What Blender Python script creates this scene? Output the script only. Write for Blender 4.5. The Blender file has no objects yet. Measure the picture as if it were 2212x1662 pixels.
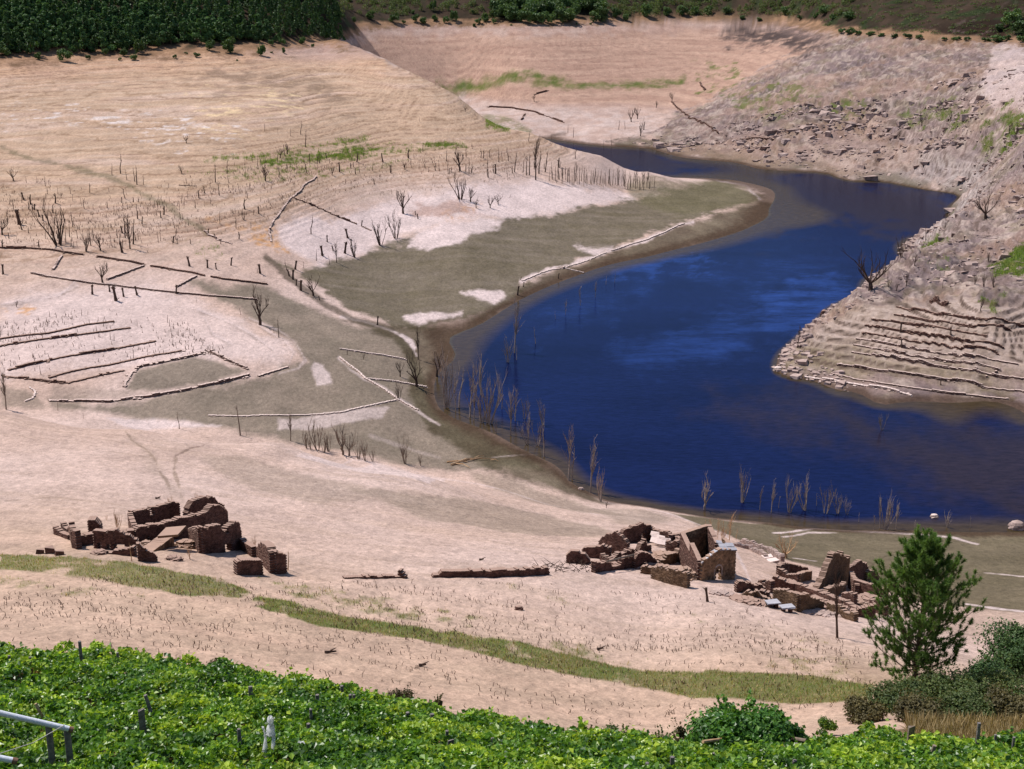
import bpy, math, random
import numpy as np
from mathutils import Vector
random.seed(7); rng = np.random.default_rng(11)
SC = bpy.context.scene; COL = SC.collection
# ------------------------------------------------------------------ camera model
CAMZ = 100.0; F = 3039.0; CU, CV = 1106.0, 831.0
PITCH = math.atan((831.0 + 85.0) / F)
CP, SP = math.cos(PITCH), math.sin(PITCH)
def ray(u, v):
    a = (u - CU) / F; b = -(v - CV) / F
    return a, CP + b * SP, -SP + b * CP
def at_z(u, v, z):
    x, y, w = ray(u, v); t = (z - CAMZ) / w
    return x * t, y * t, z
def at_Y(u, Y, z):
    d = Y * CP + (CAMZ - z) * SP
    return (u - CU) / F * d, Y, z
# ------------------------------------------------------------------ noise helpers
def _hash(ix, iy, s):
    h = (ix.astype(np.int64) * 374761393 + iy.astype(np.int64) * 668265263 + s * 1442695041) & 0xffffffff
    h = ((h ^ (h >> 13)) * 1274126177) & 0xffffffff
    return ((h ^ (h >> 16)) & 0xffff) / 65535.0
def vnoise(x, y, s=0):
    ix = np.floor(x); iy = np.floor(y); fx = x - ix; fy = y - iy
    fx = fx * fx * (3 - 2 * fx); fy = fy * fy * (3 - 2 * fy)
    a = _hash(ix, iy, s); b = _hash(ix + 1, iy, s); c = _hash(ix, iy + 1, s); d = _hash(ix + 1, iy + 1, s)
    return (a * (1 - fx) + b * fx) * (1 - fy) + (c * (1 - fx) + d * fx) * fy
def fbm(x, y, o=4, s=0):
    t = 0; amp = 1; n = 0
    for i in range(o):
        t = t + amp * vnoise(x, y, s + i); n += amp; amp *= .5; x = x * 2.03 + 17.1; y = y * 2.03 + 5.7
    return t / n
def sstep(a, b, x):
    t = np.clip((x - a) / (b - a), 0, 1); return t * t * (3 - 2 * t)
# ------------------------------------------------------------------ terrain control points
PTS = []
def P(*a):
    for u, v, z in a: PTS.append(at_z(u, v, z))
def PY(*a):
    for u, Y, z in a: PTS.append(at_Y(u, Y, z))
for u in (-500, 0, 500, 1106, 1700, 2212, 2700):
    PY((u, 3, 94), (u, 20, 84), (u, 40, 72.3), (u, 46, 69))
PY((-400, 78, 58), (0, 76, 58.8), (250, 75.5, 58.7), (500, 74, 58.6), (800, 69, 59.5), (1106, 65, 60.3), (1450, 60, 62.3), (1700, 60, 62.3), (2212, 61, 61.7), (2600, 61, 61.7))
PY((1900, 80, 53), (2100, 78, 54), (2212, 78, 54))
# near bank
P((0,1395,53.5),(0,1300,47.5),(0,1200,42),(0,1100,36),(0,1000,29.5),(0,930,25.5),(0,889,23))
P((300,1425,52.5),(300,1300,46.5),(300,1200,41),(300,1100,34.5),(300,1000,27),(300,945,22.5),(300,932,21))
P((600,1470,51),(600,1350,45),(600,1250,39.5),(600,1150,33),(600,1050,25),(600,985,20),(600,957,18))
P((900,1510,50),(900,1400,44),(900,1300,39),(900,1240,36),(900,1150,29),(900,1070,21),(900,1024,15.5))
P((1200,1555,49),(1200,1450,43),(1200,1350,39),(1200,1240,34),(1200,1170,26.5),(1200,1120,16),(1200,1098,11))
P((1400,1585,48),(1400,1480,43.5),(1400,1350,37),(1400,1240,31.5),(1400,1170,24),(1400,1130,12),(1400,1102,3))
P((1550,1480,44.5),(1550,1350,37.5),(1550,1255,31),(1550,1200,24),(1550,1160,13),(1550,1125,1.2))
P((1700,1540,47),(1700,1450,43),(1700,1350,35.5),(1700,1280,28.5),(1700,1220,17),(1700,1170,5),(1700,1142,.5))
P((1900,1500,45.5),(1900,1420,40),(1900,1340,31),(1900,1270,17),(1900,1200,6),(1900,1154,.5))
P((2100,1500,45),(2100,1400,33),(2100,1330,21),(2100,1270,12.5),(2100,1200,5),(2100,1162,.5))
P((2212,1500,44.5),(2212,1400,31),(2212,1320,19),(2212,1260,11.5),(2212,1200,4.5),(2212,1162,.5))
P((2600,1400,31),(2600,1260,11.5),(2600,1170,.5),(-400,1395,53.5),(-400,1200,42),(-400,1000,29.5),(-400,885,24))
# behind the dune crest, and the flats
PY((0,262,13),(300,258,11),(600,252,9),(900,246,6.5),(1200,243,4),(-400,262,14))
P((0,880,8),(0,850,8.5),(0,800,10),(0,750,11.5),(0,700,12.5),(0,640,14),(0,600,15.2),(0,540,17.5),(0,430,23.5),(0,320,31),(0,220,41),(0,125,54))
P((-400,850,10),(-400,700,14),(-400,540,20),(-400,320,33),(-400,125,54))
P((150,860,7.5),(150,800,9.5),(150,720,11.5),(150,650,13),(150,600,14.5),(150,548,17),(150,450,22),(150,340,29.5),(150,220,40.5),(150,115,54))
P((300,920,6.5),(300,870,7),(300,820,8),(300,740,10),(300,660,11.5),(300,620,12.5),(300,570,15),(300,480,19.5),(300,380,26),(300,250,37),(300,110,54))
P((450,890,5.8),(450,820,7.5),(450,740,9.2),(450,660,10),(450,600,12.5),(450,500,17),(450,400,24),(450,280,34),(450,108,54))
P((600,945,4.5),(600,900,4.8),(600,820,6.0),(620,760,7.0),(600,700,7),(600,650,8.2),(600,600,9.5),(600,540,12),(600,440,19),(600,330,28),(600,200,41),(600,98,54))
P((750,980,3.2),(750,900,3.8),(750,800,4.6),(750,730,4.8),(770,670,3.6),(750,600,5.5),(750,540,7.5),(750,460,13),(750,380,20),(750,280,30),(750,170,42),(740,86,54))
P((850,1000,2.5),(850,900,2.5),(850,800,2.6),(850,740,2.8),(880,695,1.0),(850,600,3.5),(850,520,7),(850,440,12.5),(850,350,21),(850,250,32),(850,138,45.5),(800,113,49),(900,165,41.5),(950,190,38))
P((950,950,1.2),(950,1010,1.6),(900,880,1.2),(900,820,1),(900,770,1.2),(930,740,.3),(1100,1015,1.4),(1150,1045,1.8),(1230,1072,1.8))
# shoreline of the lake, left and near bank
P((937,851,0),(940,820,0),(985,775,0),(1040,700,0),(1120,650,0),(1250,595,0),(1400,555,0),(1500,530,0),(1600,500,0),(1750,466,-.1))
P((951,885,0),(1022,919,0),(1072,939,0),(1154,983,0),(1211,1013,0),(1235,1044,0),(1282,1068,0),(1309,1081,0),(1370,1091,0),(1428,1101,0),(1550,1121,0),(1700,1134,0),(1900,1144,0),(2100,1150,0),(2212,1150,0),(2600,1150,0))
# the tongue of mud and the sandy spur
P((1350,400,4),(1500,420,1.8),(1590,430,.9),(1640,432,.35),(1500,470,1.2),(1350,500,2),(1200,540,2.2),(1100,590,2.3),(1000,640,1.8),(1000,560,5),(1100,490,6),(1250,430,6.5))
P((1000,450,10.5),(1150,420,9.5),(1150,360,15),(1300,390,8.2),(1300,352,12),(1000,380,16.5),(1000,300,25),(1000,216,34.5),(1150,291,22),(1300,337,13),(1400,371,7.6),(1470,412,2.9),(1560,392,.4),(1650,410,.2))
PY((1000,760,14),(1000,850,7),(1150,690,6),(1300,690,1),(1400,672,.8),(850,880,30),(900,880,22),(900,800,30))
P((1225,298,.7),(1185,284,1.2),(1262,308,.35),(1310,322,-.6),(1450,345,-.6),(1600,370,-.6),(1700,408,-.6),(1690,455,-.25))
# far bank
P((1200,287,.2),(1400,320,.1),(1600,352,.1),(1800,377,.1),(1900,391,.1),(2080,424,.1))
P((1300,284,3),(1500,312,3),(1700,338,4),(1850,350,6),(1300,250,6),(1300,185,18),(1300,120,33),(1300,45,54),(1100,250,5.5),(1100,230,7),(1100,185,18),(1100,120,34),(1100,50,54))
P((1000,208,9),(900,165,22),(900,120,34),(900,50,54),(1500,270,8),(1500,200,15),(1500,150,25),(1500,90,40),(1500,40,54),(1700,290,12),(1700,230,21),(1700,170,29),(1700,110,40),(1700,45,54))
P((1900,300,12),(1900,230,24),(1900,150,38),(1900,72,54),(2050,330,14),(2050,250,26),(2050,150,41),(2050,80,54),(2212,300,29),(2212,200,41),(2212,88,54),(2600,300,36),(2600,200,46),(2600,88,54))
# right spit
P((2150,360,16),(2212,400,23),(2100,402,7.5),(2100,440,12),(1700,797,1.2),(1760,717,6),(1850,634,10.5),(1950,550,13),(2040,482,13.5))
PY((1760,395,-.6),(1850,430,-.6),(1950,475,-.6),(2040,545,-.6))
P((1760,770,2.5),(1850,720,6.5),(1950,640,11),(2050,560,14.5),(2130,500,15.5),(2212,480,19.5),(1850,790,2.3),(1950,800,2.6),(1950,720,8),(2050,800,3.2),(2050,700,11),(2050,630,13),(2150,800,4),(2150,700,12.5),(2150,600,15.5),(2212,860,.9),(2212,780,6),(2212,680,12.5),(2212,580,17),(2600,860,2),(2600,680,15),(2600,480,24))
P((1690,812,0),(1850,848,0),(1990,868,0),(2212,893,0),(1800,850,-.3),(1900,884,-.35),(2050,906,-.4),(2212,916,-.4),(1700,860,-3),(1900,950,-4),(2212,975,-3))
P((1100,850,-3),(1300,750,-5),(1500,650,-5),(1500,900,-6),(1800,560,-4),(1900,480,-3),(1300,950,-4),(1600,1050,-4),(2000,1080,-3),(1800,1000,-6),(2600,1000,-6),(1660,700,-3),(1780,620,-3))
P((1670,775,-1.2),(1705,745,-1.2),(1745,708,-1.2),(1800,660,-1.5),(1850,612,-1.5),(1660,800,-1.2),(1920,548,-1.5))
# hills above the old waterline: edge curve by bearing, the slope above it is added after the spline
EDGE_L = [at_z(u, v, 54) for u, v in [(-600,125),(-400,125),(0,125),(150,117),(300,110),(450,106),(600,97),(690,88),(740,85)]]
EDGE_R = [at_z(u, v, 54) for u, v in [(-200,50),(775,50),(900,50),(1100,49),(1300,45),(1500,40),(1700,45),(1800,62),(1900,72),(2050,80),(2212,88),(2600,92),(2800,92)]]
def edge_r(E, t): return np.interp(t, [math.atan2(e[0], e[1]) for e in E], [math.hypot(e[0], e[1]) for e in E])
for u in (-500, 0, 300): PY((u, 850, 72), (u, 1300, 110))
PY((480, 880, 72), (620, 1000, 75), (620, 1300, 105)); P((650,92,54),(700,87,54),(650,110,51),(700,105,51))
for u in (900, 1200, 1500, 1700): PY((u, 1300, 75), (u, 1800, 100))
for u in (1950, 2212, 2600): PY((u, 1000, 75), (u, 1500, 110))
PY((800, 900, 34), (740, 920, 40))
PTS = np.array(PTS)
def cc(x, y): return np.stack([np.asarray(x) / np.asarray(y) * 2.2, np.log(np.hypot(x, y))], -1)
def U(d2): return np.where(d2 > 1e-12, .5 * d2 * np.log(np.maximum(d2, 1e-12)), 0)
C = cc(PTS[:, 0], PTS[:, 1]); n = len(C)
K = U(((C[:, None] - C[None]) ** 2).sum(-1)) + np.eye(n) * 2e-5
Q = np.c_[np.ones(n), C]
A = np.zeros((n + 3, n + 3)); A[:n, :n] = K; A[:n, n:] = Q; A[n:, :n] = Q.T
WT = np.linalg.solve(A, np.r_[PTS[:, 2], 0, 0, 0])
def tps(X, Y):
    q = cc(X, Y); out = np.empty(len(q))
    for i in range(0, len(q), 20000):
        s = q[i:i + 20000]
        out[i:i + 20000] = U(((s[:, None] - C[None]) ** 2).sum(-1)) @ WT[:n] + WT[n] + s @ WT[n + 1:]
    return out
# ------------------------------------------------------------------ terrain grid in bearing and range
th = np.unique(np.concatenate([np.linspace(-1.0, -.40, 26), np.linspace(-.40, .40, 820), np.linspace(.40, 1.0, 26)]))
lr = np.unique(np.concatenate([np.linspace(math.log(4), math.log(40), 40), np.linspace(math.log(40), math.log(1150), 1150), np.linspace(math.log(1150), math.log(3200), 60)]))
# coarse spline, then refined to the full grid
cth = np.linspace(-1.0, 1.0, 240); clr = np.linspace(lr[0], lr[-1], 420)
CT, CR = np.meshgrid(cth, clr); XX = np.exp(CR) * np.sin(CT); YY = np.exp(CR) * np.cos(CT)
Zc = tps(XX.ravel(), YY.ravel()).reshape(CT.shape)
def bil(Zg, tg, rg, t, r):
    fi = np.clip((t - tg[0]) / (tg[1] - tg[0]), 0, len(tg) - 1.001); fj = np.clip((r - rg[0]) / (rg[1] - rg[0]), 0, len(rg) - 1.001)
    i = fi.astype(int); j = fj.astype(int); a = fi - i; b = fj - j
    return (Zg[j, i] * (1 - a) + Zg[j, i + 1] * a) * (1 - b) + (Zg[j + 1, i] * (1 - a) + Zg[j + 1, i + 1] * a) * b
TH, LR = np.meshgrid(th, lr); RR = np.exp(LR); GX = RR * np.sin(TH); GY = RR * np.cos(TH)
Z0 = bil(Zc, cth, clr, TH, LR)
def hill(re, flank=0, cap=1e9):
    d = np.minimum(RR - re, cap); z = 54 + .30 * d - flank
    return np.where(z > 100, 100 + 75 * (1 - np.exp(-(z - 100) / 75)), z), sstep(-12, 40, d) * (RR > 500)
zr_, wr_ = hill(edge_r(EDGE_R, TH)); zl_, wl_ = hill(edge_r(EDGE_L, TH), 1.3 * np.maximum(TH - (704 - CU) / F, 0) * RR, 120)
wr_ = wr_ * sstep(-.24, -.14, TH); wl_ = wl_ * (TH < -.02)
Z0 = Z0 * (1 - wr_) + zr_ * wr_
zz_ = Z0 * (1 - wl_) + zl_ * wl_
Z0 = np.where(TH < (690 - CU) / F, zz_, np.maximum(Z0, zz_))
def project(X, Y, Z):
    dz = Z - CAMZ; d = Y * CP - dz * SP; up = Y * SP + dz * CP
    return CU + F * X / d, CV - F * up / d
def hit0(Z, u, v):
    x, y, w = ray(u, v); t = math.atan2(x, y); s = w / math.hypot(x, y)
    i = min(max(int(np.searchsorted(th, t)) - 1, 0), len(th) - 2); a = (t - th[i]) / (th[i + 1] - th[i])
    prof = Z[:, i] * (1 - a) + Z[:, i + 1] * a; R = np.exp(lr)
    h = CAMZ + R * s - prof; k = np.where(h <= 0)[0]
    k = int(k[0]) if len(k) else len(R) - 1
    if k == 0: return R[0] * math.sin(t), R[0] * math.cos(t), prof[0]
    f = h[k - 1] / (h[k - 1] - h[k] + 1e-9); f = min(max(f, 0), 1)
    r = R[k - 1] + (R[k] - R[k - 1]) * f
    return r * math.sin(t), r * math.cos(t), prof[k - 1] + (prof[k] - prof[k - 1]) * f
# ------------------------------------------------------------------ soil zones (world polygons in bearing / range)
def lin(c):
    c = np.array(c, float) / 255.0
    return np.where(c <= .04045, c / 12.92, ((c + .055) / 1.055) ** 2.4)
ALB = .68
def col(*c): return lin(c) * ALB
NA = TH * F; NB0 = LR
WARPA = (fbm(GX / 9, GY / 14, 5, 31) - .5) * 2.2; WARPB = (fbm(GX / 9 + 50, GY / 14, 5, 37) - .5) * 1.6
FINE = fbm(GX / 1.3, GY / 2.0, 3, 41); MED = fbm(GX / 6, GY / 10, 4, 43); BIG = fbm(GX / 40, GY / 60, 4, 47)
def zone(poly, feather=6, warp=14, line=None):
    """soft mask of a polygon (or, with line=width, of a polyline) standing on the ground"""
    w = [hit0(Z0, u, v) for u, v in poly]
    t = np.array([math.atan2(p[0], p[1]) for p in w]); r = np.array([math.hypot(p[0], p[1]) for p in w]); zm = np.mean([p[2] for p in w])
    k = F * (CAMZ - zm) / np.exp(np.mean(np.log(r)))
    pa = t * F; pb = np.log(r) * k; m = feather + warp + (line or 0) + 4
    i0, i1 = np.searchsorted(th, [(pa.min() - m) / F, (pa.max() + m) / F]); j0, j1 = np.searchsorted(lr, [(pb.min() - m) / k, (pb.max() + m) / k])
    sl = (slice(j0, j1), slice(i0, i1))
    out = np.zeros(TH.shape, np.float32)
    if i1 <= i0 or j1 <= j0: return out
    a = NA[sl] + warp * WARPA[sl]; b = LR[sl] * k + warp * WARPB[sl]
    d = np.full(a.shape, 1e9); ins = np.zeros(a.shape, bool); nn = len(pa)
    for i in range(nn if line is None else nn - 1):
        x0, y0, x1, y1 = pa[i], pb[i], pa[(i + 1) % nn], pb[(i + 1) % nn]
        ex, ey = x1 - x0, y1 - y0; L = ex * ex + ey * ey + 1e-9
        q = np.clip(((a - x0) * ex + (b - y0) * ey) / L, 0, 1)
        d = np.minimum(d, (a - x0 - q * ex) ** 2 + (b - y0 - q * ey) ** 2)
        if line is None:
            c = ((y0 > b) != (y1 > b)) & (a < (x1 - x0) * (b - y0) / (y1 - y0 + 1e-12) + x0); ins ^= c
    d = np.sqrt(d); jit = (MED[sl] - .5) * warp * 1.3 + (FINE[sl] - .5) * warp * .8
    out[sl] = sstep(line + feather, max(line - feather, 0), d + jit) if line is not None else sstep(-feather, feather, np.where(ins, d, -d) + jit)
    return out
ROCK = zone([(1300,310),(1420,285),(1460,245),(1620,170),(1800,72),(2300,78),(2300,900),(1900,880),(1660,830),(1650,790),(1715,700),(1810,608),(1915,523),(2010,452),(2060,420),(1900,402),(1600,362),(1400,327)], 10, 20)
SPIT = zone([(1690,805),(1730,750),(1850,660),(1960,655),(2300,690),(2300,830),(1980,810),(1800,800)], 14, 20)
LEFT = sstep(10, 17, Z0) * sstep(300, 345, GY) * (1 - ROCK) * (GX < 75)
FAR = sstep(760, 830, GY) * (1 - ROCK)
BANK = (GY < 238) & (GY > 60)
# ------------------------------------------------------------------ relief on top of the spline
Z = Z0.copy()
Z += (fbm(GX / 30, GY / 30, 4, 3) - .5) * 1.3 * sstep(1.5, 8, Z0) * sstep(95, 150, RR)
def bench(z, h, amp, s, lo=.5):
    ph = z / h + (fbm(GX / 60, GY / 60, 3, s) - .5) * 2.2
    f = ph - np.floor(ph)
    return (sstep(lo, .98, f) - f) * h * amp
bw = sstep(.25, .7, fbm(GX / 55, GY / 25, 3, 9))
Z += bench(Z0, .95, .9, 5) * np.maximum(LEFT * (1 - FAR), 0) * bw * sstep(54, 50, Z0)
Z += bench(Z0, 1.6, .8, 6) * FAR * sstep(3, 6, Z0) * sstep(56, 52, Z0) * .8
rg = 1 - np.abs(2 * fbm(GX / 9, GY / 12, 5, 13) - 1); rg2 = 1 - np.abs(2 * fbm(GX / 3.2, GY / 3.6, 4, 17) - 1)
rough = ROCK * sstep(.5, 5, Z0) * sstep(56, 50, Z0)
ps_ = (Z0 + GX * .22 - GY * .06) / (2.3 + 1.3 * sstep(480, 650, GY)) + (fbm(GX / 18, GY / 18, 4, 150) - .5) * 3.2 + (FINE - .5) * .5; fs_ = ps_ - np.floor(ps_)
stm = rough * (1 - SPIT) * sstep(.36, .52, fbm(GX / 22, GY / 22, 4, 151)); LEDGE = stm * sstep(.66, .78, fs_) * sstep(1, .94, fs_)
Z += stm * (sstep(.7, .97, fs_) - fs_) * 2.3 * .8
near = sstep(760, 420, GY)
Z += rough * ((rg - .7) * 4.2 + (rg2 - .7) * 1.7 * (.35 + .65 * near) * (1 - .9 * SPIT)) * (1 - .9 * SPIT) * (.45 + .55 * sstep(.35, .6, BIG))
ph_ = (Z0 + GX * .012) / 1.12 + (fbm(GX / 60, GY / 60, 2, 7) - .5) * .7 + (FINE - .5) * .14; f_ = ph_ - np.floor(ph_)
stepm = SPIT * sstep(.22, .4, fbm(GX / 25, Z0 / .8, 3, 8)); Z += (sstep(.74, .96, f_) - f_) * 1.12 * stepm * .85; RISER = sstep(.70, .8, f_) * sstep(1.0, .95, f_) * stepm
Z += (rg2 - .7) * .5 * sstep(46, 52, Z0) * sstep(500, 560, GY)
Z += (FINE - .5) * .12 * sstep(1, 3, Z0)
Z += ((1 - np.abs(2 * fbm(GX / 2.2, GY / 1.6, 3, 180) - 1)) - .7) * .16 * BANK * sstep(2, 5, Z0) * sstep(84, 95, RR)
Z += (fbm(GX / 25, GY / 25, 4, 90) - .5) * 9 * sstep(58, 75, Z0) * sstep(600, 700, GY)
# keep the vineyard slope even
def hit(u, v): return hit0(Z, u, v)
def ground(x, y):
    t = math.atan2(x, y); l = math.log(max(math.hypot(x, y), 4.01))
    i = min(max(int(np.searchsorted(th, t)) - 1, 0), len(th) - 2); j = min(max(int(np.searchsorted(lr, l)) - 1, 0), len(lr) - 2)
    a = (t - th[i]) / (th[i + 1] - th[i]); b = (l - lr[j]) / (lr[j + 1] - lr[j])
    return float((Z[j, i] * (1 - a) + Z[j, i + 1] * a) * (1 - b) + (Z[j + 1, i] * (1 - a) + Z[j + 1, i + 1] * a) * b)
# ------------------------------------------------------------------ albedo of the ground, some dune shading and lit edges painted in
ALBEDO = np.empty(TH.shape + (3,), np.float32); ALBEDO[:] = col(226, 197, 184)
def paint(mask, c, c2=None, nz=None):
    global ALBEDO
    m = np.clip(mask, 0, 1)[..., None].astype(np.float32)
    if c2 is not None:
        q = (MED if nz is None else nz)[..., None]; q = np.clip((q - .3) / .4, 0, 1); c = np.array(c) * (1 - q) + np.array(c2) * q
    ALBEDO = ALBEDO * (1 - m) + np.asarray(c, np.float32) * m
paint(sstep(.35, .7, BIG) * .6, col(214, 180, 160))
st = fbm(GX / 50, Z0 / 1.1 + fbm(GX / 60, GY / 60, 2, 77) * 3, 3, 78)          # bands along the old waterlines
paint(LEFT * (1 - FAR) * sstep(12, 24, Z0), col(217, 186, 157), col(206, 170, 146), st)
paint(LEFT * (1 - FAR) * sstep(.55, .75, st) * .55, col(226, 198, 180))
paint(LEFT * (1 - FAR) * sstep(.52, .3, st) * .4, col(186, 150, 128))
paint(sstep(42, 51, Z0 + (MED - .5) * 8) * LEFT * (1 - FAR) * .75, col(222, 176, 142), col(206, 164, 138))
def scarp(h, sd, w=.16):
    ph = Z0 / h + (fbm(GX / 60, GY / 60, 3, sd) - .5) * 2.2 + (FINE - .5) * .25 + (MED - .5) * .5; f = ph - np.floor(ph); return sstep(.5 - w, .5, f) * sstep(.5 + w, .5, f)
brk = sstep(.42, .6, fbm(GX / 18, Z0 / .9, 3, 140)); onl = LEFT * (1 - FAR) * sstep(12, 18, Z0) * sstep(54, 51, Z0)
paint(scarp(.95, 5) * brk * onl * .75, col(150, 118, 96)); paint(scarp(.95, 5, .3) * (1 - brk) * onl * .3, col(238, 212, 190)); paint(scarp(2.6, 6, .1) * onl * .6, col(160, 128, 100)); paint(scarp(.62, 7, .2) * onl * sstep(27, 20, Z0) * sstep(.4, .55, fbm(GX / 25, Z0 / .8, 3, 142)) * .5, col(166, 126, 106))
paint(FAR, col(208, 171, 150), col(190, 153, 134), st)
paint(scarp(1.5, 16) * FAR * sstep(.4, .6, fbm(GX / 30, Z0, 3, 141)) * .5, col(156, 120, 106)); paint(scarp(3.7, 17, .12) * FAR * .4, col(166, 128, 112))
paint(FAR * sstep(42, 52, Z0 + (MED - .5) * 10), col(190, 158, 146), col(208, 178, 164))
paint(FAR * sstep(12, 6, Z0) * .8, col(206, 178, 166), col(222, 200, 192), MED)
paint(ROCK, col(170, 144, 134), col(142, 123, 122), fbm(GX / 14, GY / 18, 5, 61))
paint(ROCK * sstep(.54, .68, fbm(GX / 5, GY / 7, 4, 63)) * .75, col(204, 182, 168))
paint(ROCK * sstep(.55, .7, fbm(GX / 7, GY / 8, 4, 64)) * .5, col(138, 124, 96))
paint(ROCK * sstep(20, 8, Z0) * sstep(760, 640, GY) * sstep(430, 470, GY) * .7, col(176, 160, 156), col(214, 198, 192), FINE)
paint(LEDGE * .85, col(104, 88, 82), col(130, 110, 100), FINE)
paint(ROCK * sstep(.62, .75, FINE) * .5, col(112, 96, 90)); paint(rough * (1 - SPIT) * sstep(.30, .42, fs_) * sstep(.54, .44, fs_) * sstep(.4, .55, fbm(GX / 15, GY / 15, 3, 152)) * .6, col(118, 100, 94)); paint(rough * (1 - SPIT) * sstep(.06, .16, fs_) * sstep(.28, .18, fs_) * .5, col(206, 184, 172))
paint(SPIT * .9, col(214, 190, 176), col(188, 164, 148), FINE)
paint(ROCK * sstep(4.5, .8, Z0 + (MED - .5) * 3) * (GY > 470) * .8, col(104, 96, 72), col(128, 112, 94), FINE)
paint(ROCK * sstep(.48, .62, fbm(GX / 30, GY / 30, 4, 160)) * (1 - SPIT) * .35, col(186, 150, 128))
paint(zone([(1560,75),(1600,50),(1690,50),(1750,62),(1790,88),(1750,100),(1650,98),(1590,95)],5,10)*.95, col(122,102,96), col(78,66,64), fbm(GX/40, Z0/1.2, 3, 161))
paint(SPIT * sstep(5.5, 2.0, Z0 + (MED - .5) * 2.5 + (f_ - .5) * 1.5) * .8, col(122, 108, 78), col(148, 130, 104), FINE)
paint(SPIT * sstep(1.6, .7, Z0) * .8, col(100, 88, 58))
paint(RISER * .95, col(112, 92, 82), col(88, 72, 62), FINE)
paint(BANK * sstep(30, 45, Z0) * .8, col(220, 184, 158), col(208, 176, 150), fbm(GX / 25, GY / 4, 4, 66))
paint(BANK * sstep(.5, .7, fbm(GX / 14, (GY + GX * .25) / 1.6, 3, 68)) * .25, col(188, 160, 138))
Zs = lambda poly, f=6, w=14: zone(poly, f, w)
PALE = col(240, 216, 210); DAMP = col(136, 123, 107); OLIVE = col(110, 100, 78)
strk = .5 * fbm((GX + GY * .35) / 24, (GY - GX * .35) / 3.4, 5, 83) + .25 * MED + .25 * FINE
paint(Zs([(0,645),(180,628),(330,628),(440,652),(560,715),(640,765),(600,800),(440,760),(260,790),(0,812)],14,20)*.55, PALE)
paint(Zs([(600,500),(640,470),(720,470),(840,440),(960,410),(1130,393),(1250,400),(1440,415),(1300,442),(1130,470),(960,478),(905,505),(850,522),(740,562),(690,578),(630,540)],8,12)*.9, PALE)
paint(Zs([(890,447),(960,437),(1000,440),(1040,465),(980,462),(900,462)],5,12)*.6, col(176,136,118))
mid = Zs([(420,620),(580,616),(640,640),(720,690),(740,700),(830,710),(880,740),(905,790),(930,860),(975,910),(1060,945),(1150,990),(1180,1020),(1000,1015),(850,1000),(700,968),(600,950),(480,930),(330,905),(130,882),(110,868),(320,862),(480,832),(560,818),(630,800),(660,780),(640,745),(590,715),(530,680),(470,650)],10,16)
paint(mid*.92, DAMP, col(150,134,118))
paint(Zs([(300,800),(350,785),(420,772),(538,805),(470,825),(330,848),(272,842)],5,6)*.85, DAMP)
paint(Zs([(115,835),(260,842),(330,850),(240,864),(112,864)],6,6)*.5, col(160,142,128))
paint(Zs([(0,835),(54,845),(80,860),(100,880),(0,884)],6,8)*.6, DAMP)
paint(Zs([(560,557),(640,585),(700,572),(850,530),(905,513),(1090,470),(1200,457),(1410,422),(1480,405),(1560,390),(1650,432),(1480,482),(1310,545),(1200,580),(1130,610),(1115,650),(1040,690),(930,712),(830,700),(740,660),(680,610)],6,14)*.95, DAMP, OLIVE, strk)
paint(zone([(740,690),(840,705),(900,702),(1000,705),(1110,650),(1130,615),(1200,588),(1310,553),(1480,488),(1650,437),(1760,450),(1600,505),(1400,560),(1250,597),(1100,660),(1020,720),(985,775),(940,830),(940,870),(1020,922),(1150,985),(1240,1050),(1320,1090),(1200,1065),(1050,1012),(930,930),(880,860),(880,780),(850,730)],9,12)*.85, OLIVE, col(80, 69, 48))
paint(Zs([(1350,395),(1480,395),(1560,383),(1640,420),(1640,440),(1480,470),(1380,440)],8,10)*.7, col(112,104,74), col(128,118,92))
paint(Zs([(1440,1106),(1600,1129),(2300,1155),(2300,1325),(2100,1312),(1950,1290),(1800,1232),(1660,1200),(1560,1152)],8,14)*.92, col(120,108,84), col(104,95,70), strk)
paint(Zs([(1900,1290),(2100,1312),(2300,1322),(2300,1370),(2050,1365)],12,14)*.5, col(190,164,146))
for pl, s in (([(430,985),(520,983),(640,1015),(780,1048),(800,1080),(700,1092),(560,1062),(480,1030)],.42),([(760,1055),(930,1068),(1100,1092),(1290,1132),(1330,1152),(1150,1152),(900,1112)],.6),([(1010,1018),(1100,1037),(1230,1078),(1350,1112),(1230,1102),(1050,1052)],.6),([(1290,1100),(1380,1100),(1450,1120),(1400,1140),(1330,1130)],.5),([(250,925),(330,985),(380,1050),(400,1085),(360,1050),(310,985)],.3),([(0,1200),(140,1195),(320,1215),(300,1225),(0,1210)],.3)):
    paint(Zs(pl,14,18)*s, col(158,140,122))  # mostly soft grey dune shading painted into the ground colour
for pl, s in (([(880,532),(905,506),(950,482),(1090,474),(1080,490),(1000,515),(930,547)],.95),([(868,686),(905,676),(1000,674),(998,686),(950,694),(905,700)],.95),([(990,630),(1030,625),(1080,628),(1092,641),(1065,655),(1040,645)],.95),([(230,905),(330,905),(480,918),(470,925),(300,928)],.8),([(680,780),(700,790),(720,830),(690,832),(668,800)],.7),([(600,905),(760,885),(835,880),(830,900),(760,915),(600,930)],.55),([(1245,533),(1320,540),(1290,548)],.9),([(2150,90),(2300,90),(2300,250),(2150,225),(2120,190)],.5),([(640,985),(800,1000),(960,1035),(930,1045),(800,1022)],.6)):
    paint(Zs(pl,4,9)*s, PALE)
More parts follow.
